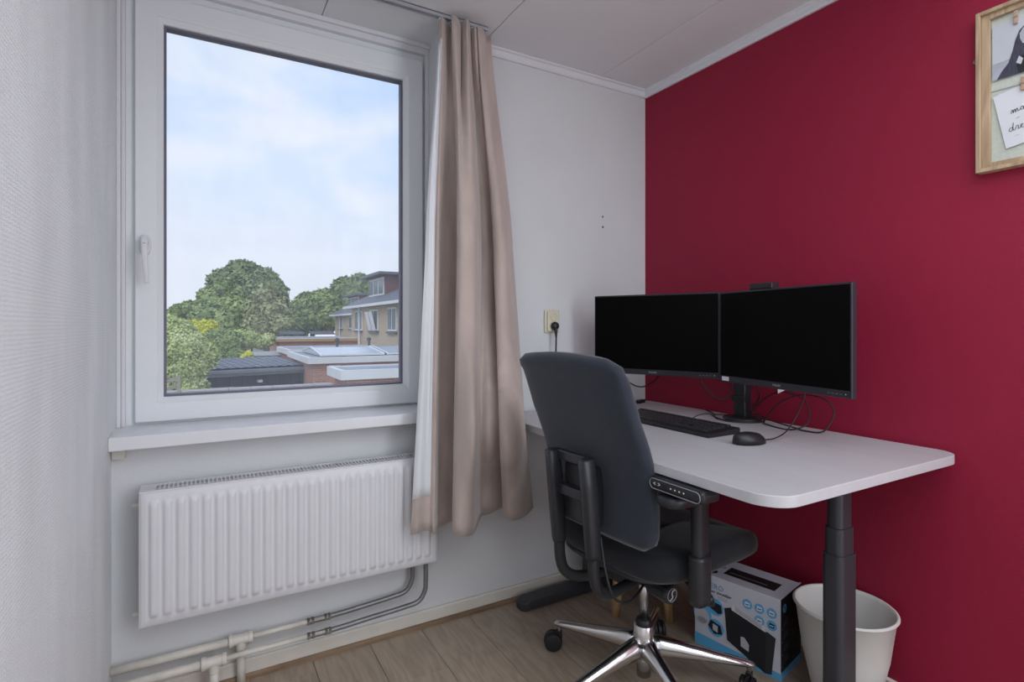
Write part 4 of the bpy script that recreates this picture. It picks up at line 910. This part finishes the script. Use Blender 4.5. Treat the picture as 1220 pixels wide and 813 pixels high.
h2 = house('terraced_house', 11.5, 45.5, 56.0, 2.15, 9, [(52.6, 54.2, .85, 1.95, 2), (48.2, 49.8, .85, 1.95, 2)],
           'farther tan brick house, set back beyond the nearest one', (12.3, 15, 49.5, 54, 2.9, 3.9))
# flat-roofed extensions running out from the houses
def ext(label, x0, x1, y0, y1, zt, fh=.22, bricks=True, fm='fascia', win=None):
    o = empty('flat_roof_extension', (x0, y0, GZ)); tag(o, label, 'extension', 'flat roofed extensions')
    L = lambda x, y, z: (x-x0, y-y0, z-GZ)
    box('brick_wall', L(x0+.2, y0+.2, GZ), L(x1, y1-.1, zt-fh), O['redb'], o)
    box('fascia', L(x0, y0, zt-fh), L(x1, y1, zt-.03), O[fm], o)
    bm = bmesh.new()
    for a, b in (((x0, y0, zt-.03), (x1, y0+.12, zt+.02)), ((x0, y0+.12, zt-.03), (x0+.12, y1-.12, zt+.02)), ((x0, y1-.12, zt-.03), (x1, y1, zt+.02))): bx(bm, L(*a), L(*b))
    mk('roof_edge', bm, O['fascia'], o)
    box('roof_covering', L(x0+.12, y0+.12, zt-.03), L(x1, y1-.12, zt-.01), O['bitumen'], o)
    return o, L
ext('nearest low flat roof with white fascia at the lower right of the view', 2.98, 8.94, 13.85, 15.6, 0)
e2, L = ext('flat roof with two long skylight panels in front of the brick house', 3.20, 8.94, 20.1, 25.6, 0, .21)
for (xa, xb) in ((3.75, 6.1), (6.25, 8.4)):
    bm = bmesh.new(); pr = [(20.75, .02), (20.8, .07), (22.9, .27), (25.0, .07), (25.05, .02)]
    loft(bm, [[L(x, y, z) for y, z in pr] for x in (xa, xb)]); sk = mk('skylight', bm, O['skylight'], e2)
    bm = bmesh.new()
    for x in (xa-.03, xb-.04): loft(bm, [[L(q, y, z+dz) for y, z, dz in ((20.75, .02, 0), (20.8, .07, .03), (22.9, .27, .03), (25.0, .07, .03), (25.0, .07, 0), (22.9, .27, 0), (20.8, .07, 0))] for q in (x, x+.07)])
    bx(bm, L(xa, 20.72, .02), L(xb, 20.80, .08)); mk('skylight_frame', bm, O['fascia'], sk)
w_ = box('window', L(3.95, 20.26, -.62), L(4.35, 20.31, -.28), O['fascia'], e2); box('pane', L(4.02, 20.24, -.57), L(4.28, 20.265, -.33), O['glassd'], w_)
e3, L = ext('grey flat roof with a white fascia beyond the skylight roof', 3.45, 8.94, 27.0, 31.8, 0, .24)
e4, L = ext('flat roof with an ochre fascia and slanted panels, farther off', 3.9, 8.94, 36.5, 42, .33, .2, fm='orange')
for k in range(2): box('solar_panel', (.4+1.9*k, 1.0, 0), (1.9+1.9*k, 2.2, .05), O['dark'], e4, mtx=Matrix.Translation((0, 0, .33-GZ+.08)) @ Matrix.Rotation(math.radians(8), 4, 'X'))
ext('farthest pale flat roof at the foot of the trees', 6.0, 11.4, 46, 53, .1, .3)
for (x, y, zt_, nm) in ((7.6, 28.6, .5, 'short dark vent pipe on the grey flat roof, nearer the houses'), (6.3, 30.2, .45, 'short dark vent pipe on the grey flat roof, farther from the houses'), (8.2, 24.6, .55, 'short dark vent pipe beside the skylights')):
    o = empty('vent_pipe', (x, y, 0)); tag(o, nm, 'vent pipe', 'roof vents')
    bm = bmesh.new(); cyl(bm, (0, 0, -.02), (0, 0, zt_-.12), .07, n=10); mk('pipe_body', bm, O['dark'], o); bm = bmesh.new(); lathe(bm, [(.12, zt_-.12), (.12, zt_-.02), (.03, zt_+.04)], 10); mk('cowl', bm, O['dark'], o)
# tiled garden shed
sh = empty('garden_shed', (-.1, 21.58, GZ), math.atan2(1.42, 3.67)*.55); tag(sh, 'dark wooden garden shed with grey tiled roof beside the shrubs', 'shed')
z0 = -.5-GZ
box('wall', (.12, .25, 0), (3.62, 3.2, z0-.1), O['dark'], sh)
for k in range(8): box('wall_board', (.12+.4375*k, .22, .2), (.54+.4375*k, .255, z0-.16), O['dark'], sh)
box('corner_post', (.0, .05, 0), (.16, .2, z0-.15), O['woodf'], sh); box('corner_post', (3.5, .05, 0), (3.66, .2, z0-.15), O['dark'], sh)
box('fascia_board', (-.15, -.06, z0-.17), (3.85, .0, z0+.03), O['bitumen'], sh); box('gutter', (-.15, -.16, z0-.06), (3.85, -.06, z0+.04), O['tile'], sh)
bm = bmesh.new(); loft(bm, [[(x, 0, z0), (x, .02, z0+.06), (x, 3.2, z0+.24), (x, 3.2, z0+.14)] for x in (.1, 3.75)]); rfd = mk('roof_deck', bm, O['tile'], sh)
bm = bmesh.new(); xs_ = [.12+.04*k for k in range(90)]; rr = []
for q in range(9):
    for e_ in (0, 1):
        y = .02+.395*q+(.393 if e_ else 0); zz = z0+.062+.18*(y/3.2)+(.05 if not e_ else .012)
        rr.append([(x, y, zz+.028*abs(math.sin((x-.12)*PI/.30))) for x in xs_])
loft(bm, rr, cap=False, closed=False); mk('roof_tiles', bm, O['tile'], sh)['kind'] = 'stuff'
box('lamp', (1.9, -.02, z0-.45), (2.05, .22, z0-.36), O['fascia'], sh)
tr_ = empty('planter_trough', W3(262, 467, 18.6)); tag(tr_, 'tan wooden trough just below the left end of the shed front', 'planter')
box('trough', (-.45, 0, -.25), (.45, .3, .12), O['woodf'], tr_); 
for k in range(6): box('board', (-.45+.152*k, -.02, -.25), (-.31+.152*k, 0, .14), mat('tan_board', srgb(196, 166, 128), .7) if k == 0 else bpy.data.materials['tan_board'], tr_)
tp = bpy.data.objects['trough']; bx_b = bmesh.new(); bx(bx_b, (-.40, .05, GZ-tr_.location.z), (.40, .25, -.25)); mk('stand', bx_b, O['dark'], tr_)
gw = empty('garden_wall', (0, 14.6, GZ)); tag(gw, 'low pale capped garden wall along the bottom edge of the view', 'wall')
box('wall_body', (-.9, 0, 0), (2.95, .22, -.43-GZ), O["redb"], gw)
for k in range(8): box('capping_stone', (-.92+.484*k, -.06, -.43-GZ), (-.445+.484*k, .28, -.36-GZ), O['plasterp'], gw, bevel=.01)
# slatted trellis fence at the left
tf = empty('trellis_fence', (-.68, 13.4, GZ)); tag(tf, 'weathered wooden fence panel with slanting slats at the lower left of the view', 'fence')
for x in (-.95, -.35, .20): box('post', (x, -.04, 0), (x+.07, .05, 3.0), O['woodf'], tf)
for k in range(17): box('slat', (0, 0, -.035), (1.15, .02, .035), O['woodf'], tf, mtx=Matrix.Translation((-.90, .0, .1+.155*k)) @ Matrix.Rotation(math.radians(18), 4, 'Y' if False else 'Y').inverted())
# grey low roof beyond the shed and far sheds
lr = empty('low_shed', (.9, 31.5, GZ)); tag(lr, 'low grey shed roof behind the tiled shed roof', 'shed')
box('wall', (.1, .1, 0), (2.9, 3, 2.35), O['redb'], lr); box('roof', (0, 0, 2.35), (3.1, 3.2, 2.55), O['bitumen'], lr); box('roof_edge', (-.02, -.05, 2.45), (3.12, 0, 2.6), O['fascia'], lr)
fh_ = empty('far_house', (*W3(205, 388, 70)[:2], GZ)); tag(fh_, 'distant grey-roofed house partly hidden by trees at the far left', 'house')
box('wall', (-4, 0, 0), (3, 6, 4.2), O['tan'], fh_); bm = bmesh.new(); loft(bm, [[(x, -.4, 4.1), (x, 3, 6.0), (x, 6.4, 4.1)] for x in (-4.3, 3.3)]); mk('roof', bm, O['roofd'], fh_)
# our own house's facade below the window is out of view; the terrace's back garden lawn
